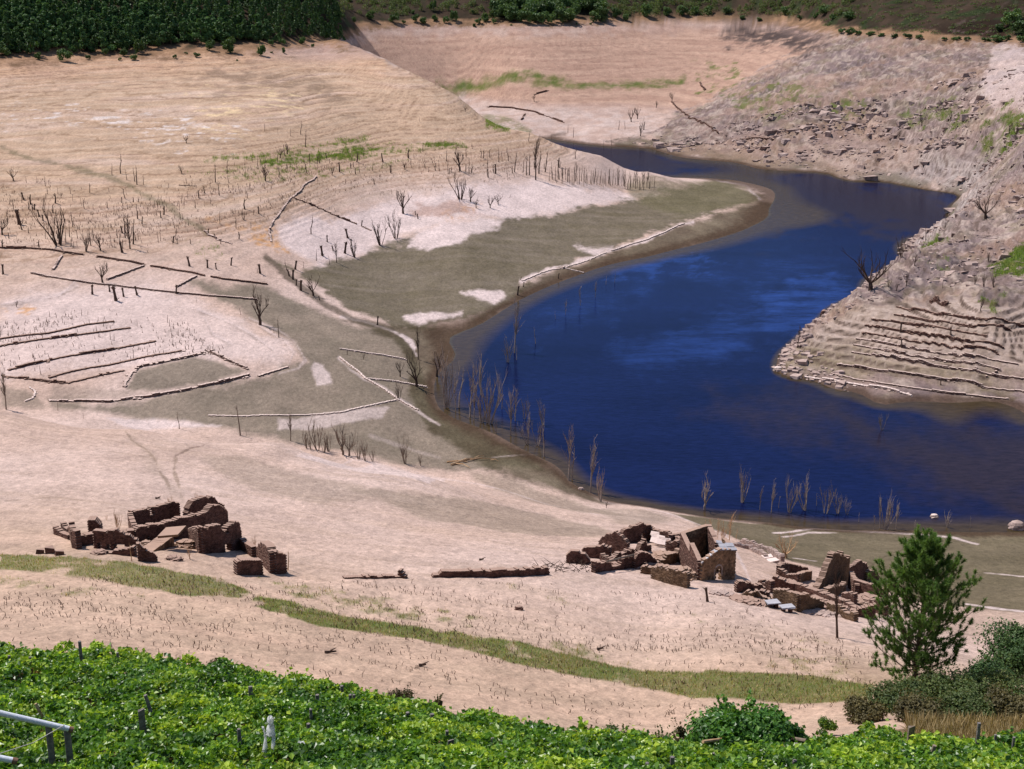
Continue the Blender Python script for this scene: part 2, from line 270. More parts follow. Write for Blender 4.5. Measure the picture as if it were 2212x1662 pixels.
for pl, w, s in (([(1126,608),(1150,596),(1191,582),(1250,566),(1309,547),(1400,518),(1476,484),(1500,480)],2.2,.95),([(734,684),(780,693),(815,704),(850,716),(869,726),(888,745),(900,768)],3.2,.95),([(870,726),(888,738),(896,752)],6,.9),([(734,773),(760,800),(791,819),(830,840),(863,865)],2,.6),([(863,865),(903,888),(950,920)],2.5,.75),([(1670,1152),(1760,1143),(1900,1150),(2060,1162),(2110,1176)],2.6,.95),([(1690,1160),(1750,1152),(1810,1152)],2,.8),([(1715,1208),(1765,1215)],2.2,.9),([(2125,1240),(2240,1252)],2.2,.9),([(2090,1305),(2240,1320)],5,.9),([(1620,1255),(1560,1150),(1440,1108),(1380,1098)],4,.6),([(1640,432),(1610,398),(1560,392),(1490,377)],1.8,.8),([(640,985),(760,993),(900,1020),(1100,1062),(1290,1110)],2.0,.4),([(1150,983),(1060,990)],1.5,.5),([(800,940),(950,990)],3,.25)):
    paint(zone(pl, 3.0, 5, line=w)*s, PALE)  # pale dry-mud lines, with the lit bank edges painted in
paint(zone([(1856,1237),(1930,1195),(2000,1170),(2020,1152)],1.5,2,line=1.5)*.6, col(78,66,50))
OCH = col(224,164,104)
for pl, s in (([(560,505),(600,520),(640,547),(600,540),(555,520)],.7),([(0,668),(60,662),(75,672),(0,678)],.7),([(540,495),(600,500),(590,515),(545,510)],.5),([(450,470),(560,510),(500,500)],.4),([(1040,435),(1000,470),(960,470)],.3)):
    paint(Zs(pl,5,14)*s*sstep(.35,.6,FINE), OCH)
paint(Zs([(370,150),(520,148),(700,172),(760,212),(640,207),(480,190)],14,30)*.7*sstep(.4,.6,MED), col(158,132,112))
paint(Zs([(0,260),(150,240),(330,270),(460,262),(560,300),(380,302),(200,272)],10,30)*sstep(.55,.68,fbm(GX/6,GY/3,4,71)), col(240,222,214))
paint(Zs([(400,215),(560,200),(680,205),(640,235),(540,250),(430,240)],10,30)*sstep(.52,.66,fbm(GX/8,GY/3,4,72))*.9, col(246,214,172))
paint(zone([(740,88),(850,140),(1000,214)],4,8,line=5)*.6, col(206,184,176))
for l in ([(0,318),(44,333),(132,354),(260,394),(372,450),(450,504)],):
    paint(zone(l,2,5,line=2.5)*.55, col(120,112,84))
for l_ in ([(540,690),(600,715),(640,745),(660,780),(645,800),(600,812)],[(560,705),(610,735),(635,765),(625,790)],[(430,670),(480,690),(540,720),(590,760)],[(445,690),(460,720),(500,745)],[(160,610),(140,630),(90,645),(0,655)],[(150,600),(170,615),(120,640)]): paint(zone(l_, 2, 5, line=1.6)*.55, PALE); paint(zone([(u_, v_ + 4) for u_, v_ in l_], 1.5, 5, line=1.3)*.45, col(150,130,118))
paint(zone([(270,935),(330,985),(360,1040),(375,1085)],2,6,line=2.5)*.6, col(150,128,108)); paint(zone([(375,985),(378,1020),(395,1075)],2,6,line=2.5)*.6, col(150,128,108)); paint(zone([(375,982),(400,972),(440,965),(500,960),(545,950)],1.5,5,line=1.5)*.6, col(130,106,92)); paint(zone([(0,1085),(120,1075),(260,1090)],1.5,5,line=1.5)*.35, col(160,138,118)); paint(zone([(640,1180),(700,1215),(760,1222)],1.5,5,line=1.5)*.3, col(176,150,130)); paint(zone([(590,690),(600,720),(640,745)],2,8,line=3)*.3, col(120,104,90)); paint(zone([(575,560),(640,610),(700,655),(760,690),(850,712)],3,6,line=7)*.75, col(92,80,64))
# grass
G1 = col(92,112,46); G2 = col(120,118,66)
GR = np.zeros(TH.shape, np.float32)
def grass(pl, s, f=6, w=20, cut=.35):
    global GR
    far = pl[0][1] < 420 and pl[0][0] < 1500
    GR = np.maximum(GR, Zs(pl, 3 if far else f, 4 if far else w) * s * sstep(cut, cut + .25, (.45 * fbm(GX / 14, Z0 / .5, 3, 170) + .55 * FINE) if far else .5 * MED + .5 * FINE))
for pl, s, c in (([(560,350),(640,330),(800,315),(1000,308),(1010,318),(850,330),(720,345),(640,355),(570,365)],1,.40),([(440,347),(600,325),(790,295),(860,305),(700,325),(560,345)],.8,.42),([(390,372),(560,360),(700,365),(880,345),(700,385),(560,392)],.7,.48),([(1040,248),(1090,250),(1150,285),(1100,287),(1050,272)],.6,.3),([(940,180),(1000,173),(1250,180),(1420,178),(1480,170),(1470,183),(1250,190),(1050,190)],1,-.1),([(1500,165),(1590,158),(1590,168),(1510,175)],.9,-.1),
  ([(1570,205),(1650,198),(1760,205),(1720,225),(1620,222)],.8,.35),([(1790,242),(1830,215),(1870,215),(1870,235),(1850,248)],.9,.3),([(1940,246),(2010,230),(2090,230),(2085,240),(2000,246)],.8,.38),([(2110,264),(2160,252),(2300,244),(2300,277),(2140,277)],1,.2),([(2000,522),(2038,498),(2035,524),(2010,534)],1,.1),([(2140,572),(2212,530),(2300,530),(2300,607),(2150,600)],1,.25),([(2130,632),(2180,640),(2150,660),(2120,645)],.8,.3),([(2000,560),(2030,565),(2040,575),(2000,572)],.5,.3),
  ([(480,1255),(530,1275),(640,1310),(800,1345),(1000,1372),(1100,1382),(1250,1420),(1400,1450),(1600,1453),(1760,1465),(1890,1480),(1890,1512),(1750,1520),(1500,1507),(1300,1468),(1100,1430),(900,1385),(700,1352),(560,1315)],1,.22),([(0,1196),(120,1205),(300,1222),(450,1250),(560,1300),(420,1290),(250,1262),(0,1232)],.8,.22),([(420,1252),(500,1262),(600,1305),(700,1340),(640,1330),(520,1295),(430,1270)],.8,.28),([(0,1250),(200,1270),(300,1290),(150,1290),(0,1268)],.5,.4),([(560,1255),(750,1285),(1000,1330),(1250,1390),(1400,1420),(1400,1445),(1200,1400),(900,1345),(650,1300)],.75,.47),([(1100,1270),(1300,1300),(1600,1330),(1800,1400),(1600,1400),(1300,1340)],.5,.53),([(1700,1400),(1880,1440),(1880,1475),(1650,1440)],.6,.5),([(400,520),(450,500),(480,560),(440,550)],.3,.5)):
    grass(pl, s, 6, 22, c)
paint(sstep(50, 53.5, Z0 + (MED - .5) * 5 + (FINE - .5) * 3) * sstep(560, 640, GY), col(176, 138, 108), col(140, 110, 86))
GN = GR * np.where(RR < 240, .85, .95)
paint(GN, G1, G2, fbm(GX / 4, GY / 4, 3, 92))
hz = sstep(54.5, 57.5, Z0 + (MED - .5) * 5) * sstep(600, 640, GY)
paint(hz, col(60, 52, 40), col(82, 66, 54), fbm(GX / 9, GY / 9, 5, 94))
RH = hz * (GX > 175) * sstep(960, 900, GY + 0)
paint(RH, col(62, 44, 36), col(44, 35, 28), fbm(GX / 7, GY / 9, 5, 95))
paint(hz * sstep(.58, .68, fbm(GX / 12, GY / 10, 4, 96)) * .8, col(52, 66, 38))
paint(RH * sstep(.66, .74, fbm(GX / 5, GY / 3, 4, 98)) * .6, col(130, 110, 104))
# wet margin and lake bed, vineyard floor
lake = (GY > 150) & (Z0 < 4)
paint(sstep(.75, .2, Z + (FINE - .5) * .3) * lake * .85, col(84, 64, 50))
paint(sstep(.05, -.3, Z) * lake, col(96, 74, 46))
paint(sstep(92, 76, RR + (MED - .5) * 10) * (GY > 0) * (Z0 > 54), col(96, 84, 52), col(150, 120, 84), MED)
paint(sstep(86, 100, RR) * sstep(130, 95, RR) * (GX > 28) * .5, col(150, 126, 92))
ALBEDO = np.clip(ALBEDO, .004, .9)
# ------------------------------------------------------------------ materials
def node_mat(name):
    m = bpy.data.materials.new(name); m.use_nodes = True
    nt = m.node_tree; b = nt.nodes['Principled BSDF']; b.inputs['Specular IOR Level'].default_value = .15
    return m, nt, nt.nodes, nt.links, b
def N(nt, t, **kw):
    n = nt.nodes.new(t)
    for k, v in kw.items():
        if hasattr(n, k): setattr(n, k, v)
        else: n.inputs[k.replace('_', ' ')].default_value = v
    return n
def noise_node(nt, coord, scale, detail=4, rough=.6):
    n = nt.nodes.new('ShaderNodeTexNoise'); n.inputs['Scale'].default_value = scale; n.inputs['Detail'].default_value = detail; n.inputs['Roughness'].default_value = rough
    nt.links.new(coord, n.inputs['Vector']); return n
def ramp(nt, src, p0, c0, p1, c1):
    r = nt.nodes.new('ShaderNodeValToRGB'); e = r.color_ramp.elements
    e[0].position = p0; e[1].position = p1
    e[0].color = (*c0, 1) if not isinstance(c0, (int, float)) else (c0, c0, c0, 1); e[1].color = (*c1, 1) if not isinstance(c1, (int, float)) else (c1, c1, c1, 1)
    nt.links.new(src, r.inputs[0]); return r
def mixc(nt, a, b, fac, mode='MULTIPLY'):
    m = nt.nodes.new('ShaderNodeMix'); m.data_type = 'RGBA'; m.blend_type = mode
    for s, i in ((fac, 0), (a, 6), (b, 7)):
        if isinstance(s, (int, float)): m.inputs[i].default_value = s
        elif isinstance(s, (tuple, list)): m.inputs[i].default_value = (*s, 1)
        else: nt.links.new(s, m.inputs[i])
    return m.outputs[2]
def varied(name, c1, c2, scale=2.0, rough=.9, bump=.3, bscale=None, c3=None, spec=.12, island=0, detail=6):
    """two or three toned procedural surface with grain and bump"""
    m, nt, nd, lk, b = node_mat(name)
    co = nd.new('ShaderNodeTexCoord').outputs['Object']
    r = ramp(nt, noise_node(nt, co, scale, detail).outputs[0], .35, c1, .65, c2).outputs[0]
    if c3 is not None: r = mixc(nt, r, tuple(c3), ramp(nt, noise_node(nt, co, scale * .37, 5).outputs[0], .52, 0., .66, 1.).outputs[0], 'MIX')
    g = ramp(nt, noise_node(nt, co, scale * 5, 3).outputs[0], .3, .65, .7, 1.25).outputs[0]
    r = mixc(nt, r, g, .7)
    lk.new(r, b.inputs['Base Color']); b.inputs['Roughness'].default_value = rough; b.inputs['Specular IOR Level'].default_value = spec
    if bump:
        bp = nd.new('ShaderNodeBump'); bp.inputs['Strength'].default_value = bump; bp.inputs['Distance'].default_value = .1
        lk.new(noise_node(nt, co, bscale or scale * 3, 5).outputs[0], bp.inputs['Height']); lk.new(bp.outputs[0], b.inputs['Normal'])
    return m
m, nt, nd, lk, b = node_mat('drained_valley_soil')
at = nd.new('ShaderNodeAttribute'); at.attribute_name = 'soil'
geo = nd.new('ShaderNodeNewGeometry').outputs['Position']
mp = nd.new('ShaderNodeMapping'); mp.inputs['Scale'].default_value = (1, .6, 1.6); lk.new(geo, mp.inputs['Vector'])
n1 = ramp(nt, noise_node(nt, mp.outputs[0], 1.1, 8, .68).outputs[0], .3, .74, .7, 1.24).outputs[0]
n2 = ramp(nt, noise_node(nt, mp.outputs[0], .16, 6, .6).outputs[0], .3, .84, .7, 1.14).outputs[0]
n3 = ramp(nt, noise_node(nt, mp.outputs[0], 4.0, 6, .72).outputs[0], .3, .76, .7, 1.2).outputs[0]
c = mixc(nt, mixc(nt, mixc(nt, at.outputs['Color'], n1, 1.0), n2, 1.0), n3, 1.0)
sp = ramp(nt, noise_node(nt, mp.outputs[0], 2.6, 4, .6).outputs[0], .63, 0., .7, .55).outputs[0]
c = mixc(nt, c, mixc(nt, c, (.42, .36, .34), 1.0), sp, 'MIX')
lk.new(c, b.inputs['Base Color']); b.inputs['Roughness'].default_value = .95; b.inputs['Specular IOR Level'].default_value = .05
bp = nd.new('ShaderNodeBump'); bp.inputs['Strength'].default_value = .8; bp.inputs['Distance'].default_value = .4
lk.new(noise_node(nt, geo, .9, 8, .65).outputs[0], bp.inputs['Height']); lk.new(bp.outputs[0], b.inputs['Normal'])
M_GROUND = m
# ------------------------------------------------------------------ mesh helpers
def raw_mesh(name, V, faces_flat, sizes, smooth=True):
    me = bpy.data.meshes.new(name); V = np.asarray(V, np.float32); ff = np.asarray(faces_flat, np.int32); sz = np.asarray(sizes, np.int32)
    me.vertices.add(len(V)); me.vertices.foreach_set('co', V.ravel())
    me.loops.add(len(ff)); me.loops.foreach_set('vertex_index', ff)
    me.polygons.add(len(sz)); st = np.zeros(len(sz), np.int32); st[1:] = np.cumsum(sz)[:-1]
    me.polygons.foreach_set('loop_start', st)
    me.polygons.foreach_set('use_smooth', np.full(len(sz), smooth))
    me.update(calc_edges=True); me.validate(); return me
def grid_mesh(name, X, Y, ZZ, keep=None):
    h, w = X.shape; idx = np.arange(h * w).reshape(h, w)
    q = np.stack([idx[:-1, :-1], idx[:-1, 1:], idx[1:, 1:], idx[1:, :-1]], -1).reshape(-1, 4)
    if keep is not None: q = q[keep.ravel()]
    return raw_mesh(name, np.stack([X, Y, ZZ], -1).reshape(-1, 3), q.ravel(), np.full(len(q), 4))
def link(o, parent=None):
    COL.objects.link(o)
    if parent is not None: o.parent = parent
    return o
def obj(name, me, mat=None, parent=None):
    o = bpy.data.objects.new(name, me)
    if mat is not None and not me.materials: me.materials.append(mat)
    return link(o, parent)
def tag(o, label, cat, group=None):
    o['label'] = label; o['category'] = cat; o['kind'] = 'thing'
    if group: o['group'] = group
    return o
def empty(name, loc, rz=0.0):
    o = bpy.data.objects.new(name, None); o.location = loc; o.rotation_euler = (0, 0, rz); o.empty_display_size = .3
    return link(o)
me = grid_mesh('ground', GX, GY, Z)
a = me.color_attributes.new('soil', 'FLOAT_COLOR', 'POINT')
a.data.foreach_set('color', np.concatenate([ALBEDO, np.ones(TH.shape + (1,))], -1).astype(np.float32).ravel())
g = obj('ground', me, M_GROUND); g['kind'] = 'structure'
# ------------------------------------------------------------------ water
js = slice(int(np.searchsorted(lr, math.log(190))), int(np.searchsorted(lr, math.log(1000))), 2); iS = slice(int(np.searchsorted(th, -.16)), int(np.searchsorted(th, .6)), 2)
wx, wy, wz = GX[js, iS], GY[js, iS], Z[js, iS]
lo = np.minimum.reduce([wz[:-1, :-1], wz[1:, :-1], wz[:-1, 1:], wz[1:, 1:]])
me = grid_mesh('water', wx, wy, wx * 0, keep=(lo < .25))
a = me.attributes.new('depth', 'FLOAT', 'POINT'); a.data.foreach_set('value', np.clip(-wz, 0, 20).astype(np.float32).ravel())
glint = np.zeros(TH.shape, np.float32)
WZ = Z0; Z0_ = Z0; Z0 = np.maximum(Z0, 0)        # painted sky glints and brown zones lie on the water surface
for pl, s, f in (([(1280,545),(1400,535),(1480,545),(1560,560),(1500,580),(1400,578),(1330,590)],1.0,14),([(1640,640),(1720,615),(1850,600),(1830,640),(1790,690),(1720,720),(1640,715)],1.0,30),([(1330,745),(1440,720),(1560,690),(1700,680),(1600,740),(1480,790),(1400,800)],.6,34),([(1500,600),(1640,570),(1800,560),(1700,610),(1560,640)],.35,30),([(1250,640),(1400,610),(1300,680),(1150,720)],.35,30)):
    glint = np.maximum(glint, zone(pl, f, 45) * s)
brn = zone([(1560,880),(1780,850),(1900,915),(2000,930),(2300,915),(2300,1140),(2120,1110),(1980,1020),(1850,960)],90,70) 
far_reflection = zone([(1200,280),(1450,330),(1800,370),(2000,385),(2110,430),(2060,470),(1900,500),(1760,480),(1640,505),(1700,430),(1640,395),(1500,372),(1300,340)],20,40)  # brown reflection of the far hillside, painted into the water colour
brn = np.maximum(brn, far_reflection * .9)
Z0 = Z0_
a = me.attributes.new('sky_glint', 'FLOAT', 'POINT'); a.data.foreach_set('value', glint[js, iS].ravel())
a = me.attributes.new('brown_and_hill_reflection', 'FLOAT', 'POINT'); a.data.foreach_set('value', (brn * .95)[js, iS].astype(np.float32).ravel())
m, nt, nd, lk, b = node_mat('reservoir_water')
def att(n):
    x = nd.new('ShaderNodeAttribute'); x.attribute_name = n; return x.outputs['Fac']
geo = nd.new('ShaderNodeNewGeometry').outputs['Position']
mp = nd.new('ShaderNodeMapping'); mp.inputs['Rotation'].default_value = (0, 0, .45); mp.inputs['Scale'].default_value = (.35, 1, 1); lk.new(geo, mp.inputs['Vector'])
big = ramp(nt, noise_node(nt, mp.outputs[0], .03, 5, .6).outputs[0], .35, 0., .68, 1.).outputs[0]
deep = mixc(nt, (.0035, .0052, .026), (.0055, .0095, .046), big, 'MIX')
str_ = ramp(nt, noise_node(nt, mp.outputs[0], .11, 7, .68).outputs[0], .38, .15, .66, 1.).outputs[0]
deep = mixc(nt, deep, (.018, .045, .185), mixc(nt, att('sky_glint'), str_, 1.0), 'MIX')  # sky glints painted as a brighter blue base colour
deep = mixc(nt, deep, (.023, .015, .017), att('brown_and_hill_reflection'), 'MIX')
shal = ramp(nt, att('depth'), .0, (.070, .054, .026), .05, (.050, .034, .018)).outputs[0]
dm = nd.new('ShaderNodeMapRange'); dm.inputs[1].default_value = .42; dm.inputs[2].default_value = 1.2; lk.new(att('depth'), dm.inputs[0])
chop = ramp(nt, noise_node(nt, mp.outputs[0], .9, 6, .75).outputs[0], .32, .62, .68, 1.45).outputs[0]  # light and dark of the wave chop painted as colour speckle
lk.new(mixc(nt, mixc(nt, shal, deep, dm.outputs[0], 'MIX'), chop, 1.0), b.inputs['Base Color'])
b.inputs['Roughness'].default_value = .6; b.inputs['Specular IOR Level'].default_value = 0
bp = nd.new('ShaderNodeBump'); bp.inputs['Strength'].default_value = .2; bp.inputs['Distance'].default_value = .2
lk.new(noise_node(nt, mp.outputs[0], 1.6, 4, .6).outputs[0], bp.inputs['Height']); lk.new(bp.outputs[0], b.inputs['Normal'])
gl = nd.new('ShaderNodeBsdfGlossy'); gl.inputs['Roughness'].default_value = .1; gl.inputs['Color'].default_value = (.50, .66, 1, 1); lk.new(bp.outputs[0], gl.inputs['Normal'])
fr = nd.new('ShaderNodeFresnel'); fr.inputs['IOR'].default_value = 1.33; lk.new(bp.outputs[0], fr.inputs['Normal'])
fm = nd.new('ShaderNodeMath'); fm.operation = 'MULTIPLY'; fm.inputs[1].default_value = .42; lk.new(fr.outputs[0], fm.inputs[0])
mx = nd.new('ShaderNodeMixShader'); lk.new(fm.outputs[0], mx.inputs[0]); lk.new(b.outputs[0], mx.inputs[1]); lk.new(gl.outputs[0], mx.inputs[2]); lk.new(mx.outputs[0], nd['Material Output'].inputs[0])
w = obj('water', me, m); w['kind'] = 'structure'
# ------------------------------------------------------------------ light, sky, camera
SUN_EL, SUN_DIR = math.radians(58), Vector((-.86, .5, 0)).normalized()
wd = bpy.data.worlds.new('World'); SC.world = wd; wd.use_nodes = True
bg = wd.node_tree.nodes['Background']; sk = wd.node_tree.nodes.new('ShaderNodeTexSky'); sk.sky_type = 'NISHITA'; sk.sun_disc = False
sk.sun_elevation = SUN_EL; sk.sun_rotation = math.atan2(SUN_DIR.x, SUN_DIR.y); sk.altitude = 500; sk.air_density = 1.0; sk.dust_density = .6; sk.ozone_density = 2.0
wd.node_tree.links.new(sk.outputs[0], bg.inputs[0]); bg.inputs[1].default_value = .10
sd = bpy.data.lights.new('sun', 'SUN'); sd.energy = 4.2; sd.angle = math.radians(.5); sd.color = (1, .95, .90)
so = bpy.data.objects.new('sun', sd); COL.objects.link(so)
dv = Vector((SUN_DIR.x * math.cos(SUN_EL), SUN_DIR.y * math.cos(SUN_EL), math.sin(SUN_EL)))
so.rotation_euler = dv.to_track_quat('Z', 'Y').to_euler()
cd = bpy.data.cameras.new('camera'); cd.sensor_width = 36; cd.lens = 36 * F / 2212; cd.clip_start = .5; cd.clip_end = 9000
co = bpy.data.objects.new('camera', cd); COL.objects.link(co); co.location = (0, 0, CAMZ); co.rotation_euler = (math.pi / 2 - PITCH, 0, 0)
SC.camera = co
SC.view_settings.view_transform = 'Standard'; SC.view_settings.look = 'None'; SC.view_settings.exposure = .32; SC.view_settings.gamma = 1
SC.cycles.max_bounces = 5; SC.cycles.diffuse_bounces = 2; SC.cycles.glossy_bounces = 3; SC.cycles.transmission_bounces = 3; SC.cycles.transparent_max_bounces = 6
# ================================================================== OBJECT BUILDERS
class MB:
    """collects vertices and faces of one mesh"""
    def __init__(s): s.v = []; s.f = []; s.sz = []; s.n = 0; s.t = []
    def add(s, V, Fc, tint=None):
        V = np.asarray(V, float).reshape(-1, 3); Fc = np.asarray(Fc, int)
        s.v.append(V); s.f.append((Fc + s.n).ravel()); s.sz.append(np.full(len(Fc), Fc.shape[1])); s.n += len(V)
        s.t.append(np.full(len(V), .5) if tint is None else np.asarray(tint, float))
    def mesh(s, name, smooth=False):
        me = raw_mesh(name, np.concatenate(s.v), np.concatenate(s.f), np.concatenate(s.sz), smooth)
        a = me.attributes.new('tint', 'FLOAT', 'POINT'); a.data.foreach_set('value', np.concatenate(s.t).astype(np.float32)); return me
    def build(s, name, mat, parent=None, smooth=False):
        allv = np.concatenate(s.v); loc = np.array([*(allv[:, :2].min(0) + allv[:, :2].max(0)) / 2, allv[:, 2].min()])
        s.v = [v - loc for v in s.v]; o = obj(name, s.mesh(name, smooth), mat, parent)
        o.location = Vector(loc) - (parent.location if parent else Vector()); return o
    def slab(s, q, t):
        q = np.asarray(q, float); n = np.cross(q[1] - q[0], q[3] - q[0]); n /= np.linalg.norm(n); V = np.vstack([q, q - n * t])
        s.add(V, [[0, 1, 2, 3], [7, 6, 5, 4], [0, 4, 5, 1], [1, 5, 6, 2], [2, 6, 7, 3], [3, 7, 4, 0]], np.full(8, np.random.default_rng(int(abs(q.sum()) * 10)).random()))
    def tube(s, pts, rad, sides=5, cap=True):
        pts = np.asarray(pts, float); rad = np.broadcast_to(np.asarray(rad, float), (len(pts),)); V = []
        for i in range(len(pts)):
            d = pts[min(i + 1, len(pts) - 1)] - pts[max(i - 1, 0)]; d = d / (np.linalg.norm(d) + 1e-9)
            a = np.cross(d, [0, 0, 1.0] if abs(d[2]) < .9 else [1.0, 0, 0]); a /= np.linalg.norm(a); b = np.cross(d, a)
            an = np.arange(sides) * 2 * math.pi / sides
            V.append(pts[i] + rad[i] * (np.cos(an)[:, None] * a + np.sin(an)[:, None] * b))
        Fc = [[i * sides + k, i * sides + (k + 1) % sides, (i + 1) * sides + (k + 1) % sides, (i + 1) * sides + k] for i in range(len(pts) - 1) for k in range(sides)]
        s.add(np.concatenate(V), Fc)
        if cap:
            for e in (0, len(pts) - 1):
                V2 = np.vstack([V[e], pts[e]]); s.add(V2, [[k, (k + 1) % sides, sides] for k in range(sides)])
    def boxes(s, c, half, jit=.12, rot=None, seed=0):
        """many jittered stone blocks: centres (n,3), half sizes (n,3), axes from rot (n) about z"""
        c = np.asarray(c, float); half = np.broadcast_to(np.asarray(half, float), c.shape); n = len(c); r = np.random.default_rng(seed + n)
        sg = np.array([[x, y, z] for z in (-1, 1) for y in (-1, 1) for x in (-1, 1)], float)
        V = sg[None] * half[:, None] * (1 + r.uniform(-1, 1, (n, 8, 3)) * np.asarray(jit))
        if rot is not None:
            rot = np.broadcast_to(rot, (n,)); cs, sn = np.cos(rot)[:, None], np.sin(rot)[:, None]
            V = np.stack([V[..., 0] * cs - V[..., 1] * sn, V[..., 0] * sn + V[..., 1] * cs, V[..., 2]], -1)
        V = V + c[:, None]
        q = np.array([[0, 2, 3, 1], [4, 5, 7, 6], [0, 1, 5, 4], [2, 6, 7, 3], [0, 4, 6, 2], [1, 3, 7, 5]])
        Fc = (np.arange(n)[:, None, None] * 8 + q[None]).reshape(-1, 4)
        s.add(V.reshape(-1, 3), Fc, np.repeat(r.random(n), 8))
    def leaves(s, pos, size, nrm=None, seed=0, tint=None, asp=.75, spread=.8):
        """small folded leaf faces; nrm = preferred normals"""
        r = np.random.default_rng(seed + len(pos)); n = len(pos); pos = np.asarray(pos, float)
        nv = r.normal(size=(n, 3)) * spread
        nv = nv + (np.array([0, 0, 1.0]) if nrm is None else nrm); nv /= np.linalg.norm(nv, axis=1)[:, None] + 1e-9
        t = np.cross(nv, r.normal(size=(n, 3))); t /= np.linalg.norm(t, axis=1)[:, None] + 1e-9; b = np.cross(nv, t)
        sz = (np.broadcast_to(size, (n,)) * r.uniform(.65, 1.3, n))[:, None]
        V = np.stack([pos - t * sz * .5, pos + b * sz * .5 * asp + nv * sz * .14, pos + t * sz * .55 - nv * sz * .1, pos - b * sz * .5 * asp + nv * sz * .14], 1)
        Fc = (np.arange(n)[:, None, None] * 4 + np.array([[0, 1, 2], [0, 2, 3]])[None]).reshape(-1, 3)
        s.add(V.reshape(-1, 3), Fc, np.repeat(r.random(n) if tint is None else tint, 4))
def copy_tree(o):
    c = o.copy(); COL.objects.link(c)
    for ch in list(o.children):
        d = ch.copy(); COL.objects.link(d); d.parent = c
        for g in list(ch.children):
            e = g.copy(); COL.objects.link(e); e.parent = d
    return c
def depth(x, y, z): return y * CP + (CAMZ - z) * SP
def spot(u, v):
    """the point of the ground or water seen at a place of the picture"""
    p = hit(u, v)
    return at_z(u, v, -.02) if p[2] < -.02 else p
def ppm(p): return depth(*p) / F           # metres per picture unit there
def gat(u, Y):
    z = 50.0
    for _ in range(12): x = at_Y(u, Y, z)[0]; z = ground(x, Y)
    return x, Y, z
# ------------------------------------------------------------------ object materials
def L3(*c): return tuple(lin(c))
M_DEAD = varied('dead_wood', L3(62,48,42), L3(96,78,68), 3, .9, .3)
M_GREYW = varied('grey_dead_wood', L3(112,98,86), L3(150,132,116), 3, .9, .3)
M_DROWN = varied('drowned_grey_wood', L3(138,122,112), L3(176,158,146), 3, .9, .2)
M_TANW = varied('bleached_wood', L3(170,132,98), L3(206,172,134), 3, .9, .3)
M_POST = varied('weathered_post', L3(96,90,90), L3(140,130,126), 6, .9, .3)
M_BARK = varied('pine_bark', L3(72,58,48), L3(104,86,72), 5, .95, .4)
def stone_mat(name, a, bcol, lit_dust, fac=.85):
    m, nt, nd, lk, b = node_mat(name)
    co = nd.new('ShaderNodeTexCoord').outputs['Object']; at = nd.new('ShaderNodeAttribute'); at.attribute_name = 'tint'
    base = ramp(nt, at.outputs['Fac'], .0, a, 1., bcol).outputs[0]
    base = mixc(nt, base, ramp(nt, noise_node(nt, co, .9, 6).outputs[0], .3, .55, .7, 1.45).outputs[0], 1.0)
    base = mixc(nt, base, ramp(nt, noise_node(nt, co, 7, 4).outputs[0], .3, .7, .7, 1.25).outputs[0], 1.0)
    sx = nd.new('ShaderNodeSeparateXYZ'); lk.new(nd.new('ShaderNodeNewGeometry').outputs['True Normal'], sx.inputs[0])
    up = ramp(nt, sx.outputs[2], .55, 0., .85, fac).outputs[0]  # pale tops: silt dust plus sunlit tone painted on upward faces
    lk.new(mixc(nt, base, lit_dust, up, 'MIX'), b.inputs['Base Color']); b.inputs['Roughness'].default_value = .95; b.inputs['Specular IOR Level'].default_value = .08
    bp = nd.new('ShaderNodeBump'); bp.inputs['Strength'].default_value = .5; bp.inputs['Distance'].default_value = .08
    lk.new(noise_node(nt, co, 5, 6).outputs[0], bp.inputs['Height']); lk.new(bp.outputs[0], b.inputs['Normal'])
    return m
LIT_DUST = L3(182,152,136)
M_STONE = stone_mat('wet_brown_masonry', L3(70,49,44), L3(102,75,66), LIT_DUST, .7)
M_STONE2 = stone_mat('olive_brown_masonry', L3(80,62,48), L3(110,88,68), LIT_DUST, .7)
M_TANST = stone_mat('tan_masonry', L3(104,82,64), L3(146,116,90), LIT_DUST, .7)
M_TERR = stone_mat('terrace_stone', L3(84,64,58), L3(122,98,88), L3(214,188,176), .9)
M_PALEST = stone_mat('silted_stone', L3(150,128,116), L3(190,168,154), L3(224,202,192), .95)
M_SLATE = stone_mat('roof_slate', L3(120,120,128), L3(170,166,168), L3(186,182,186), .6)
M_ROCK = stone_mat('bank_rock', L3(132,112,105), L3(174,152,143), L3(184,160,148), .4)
def foliage(name, c0, c1, c2, trans=.3, rough=.55, spec=.25):
    m, nt, nd, lk, b = node_mat(name)
    at = nd.new('ShaderNodeAttribute'); at.attribute_name = 'tint'
    r = ramp(nt, at.outputs['Fac'], 0., c0, 1., c2); e = r.color_ramp.elements.new(.5); e.color = (*c1, 1)
    co = nd.new('ShaderNodeTexCoord').outputs['Object']
    c = mixc(nt, r.outputs[0], ramp(nt, noise_node(nt, co, .6, 4).outputs[0], .3, .65, .7, 1.3).outputs[0], 1.0)
    c = mixc(nt, c, ramp(nt, nd.new('ShaderNodeObjectInfo').outputs['Random'], 0., .72, 1., 1.28).outputs[0], 1.0)
    lk.new(c, b.inputs['Base Color']); b.inputs['Roughness'].default_value = rough; b.inputs['Specular IOR Level'].default_value = spec
    if trans:
        tr = nd.new('ShaderNodeBsdfTranslucent'); lk.new(mixc(nt, c, (1.3, 1.25, .5), 1.0), tr.inputs[0])
        mx = nd.new('ShaderNodeMixShader'); mx.inputs[0].default_value = trans
        lk.new(b.outputs[0], mx.inputs[1]); lk.new(tr.outputs[0], mx.inputs[2]); lk.new(mx.outputs[0], nd['Material Output'].inputs[0])
    return m
M_PINE = foliage('pine_needles', (.06,.13,.03), (.11,.20,.045), (.20,.30,.08), .35)
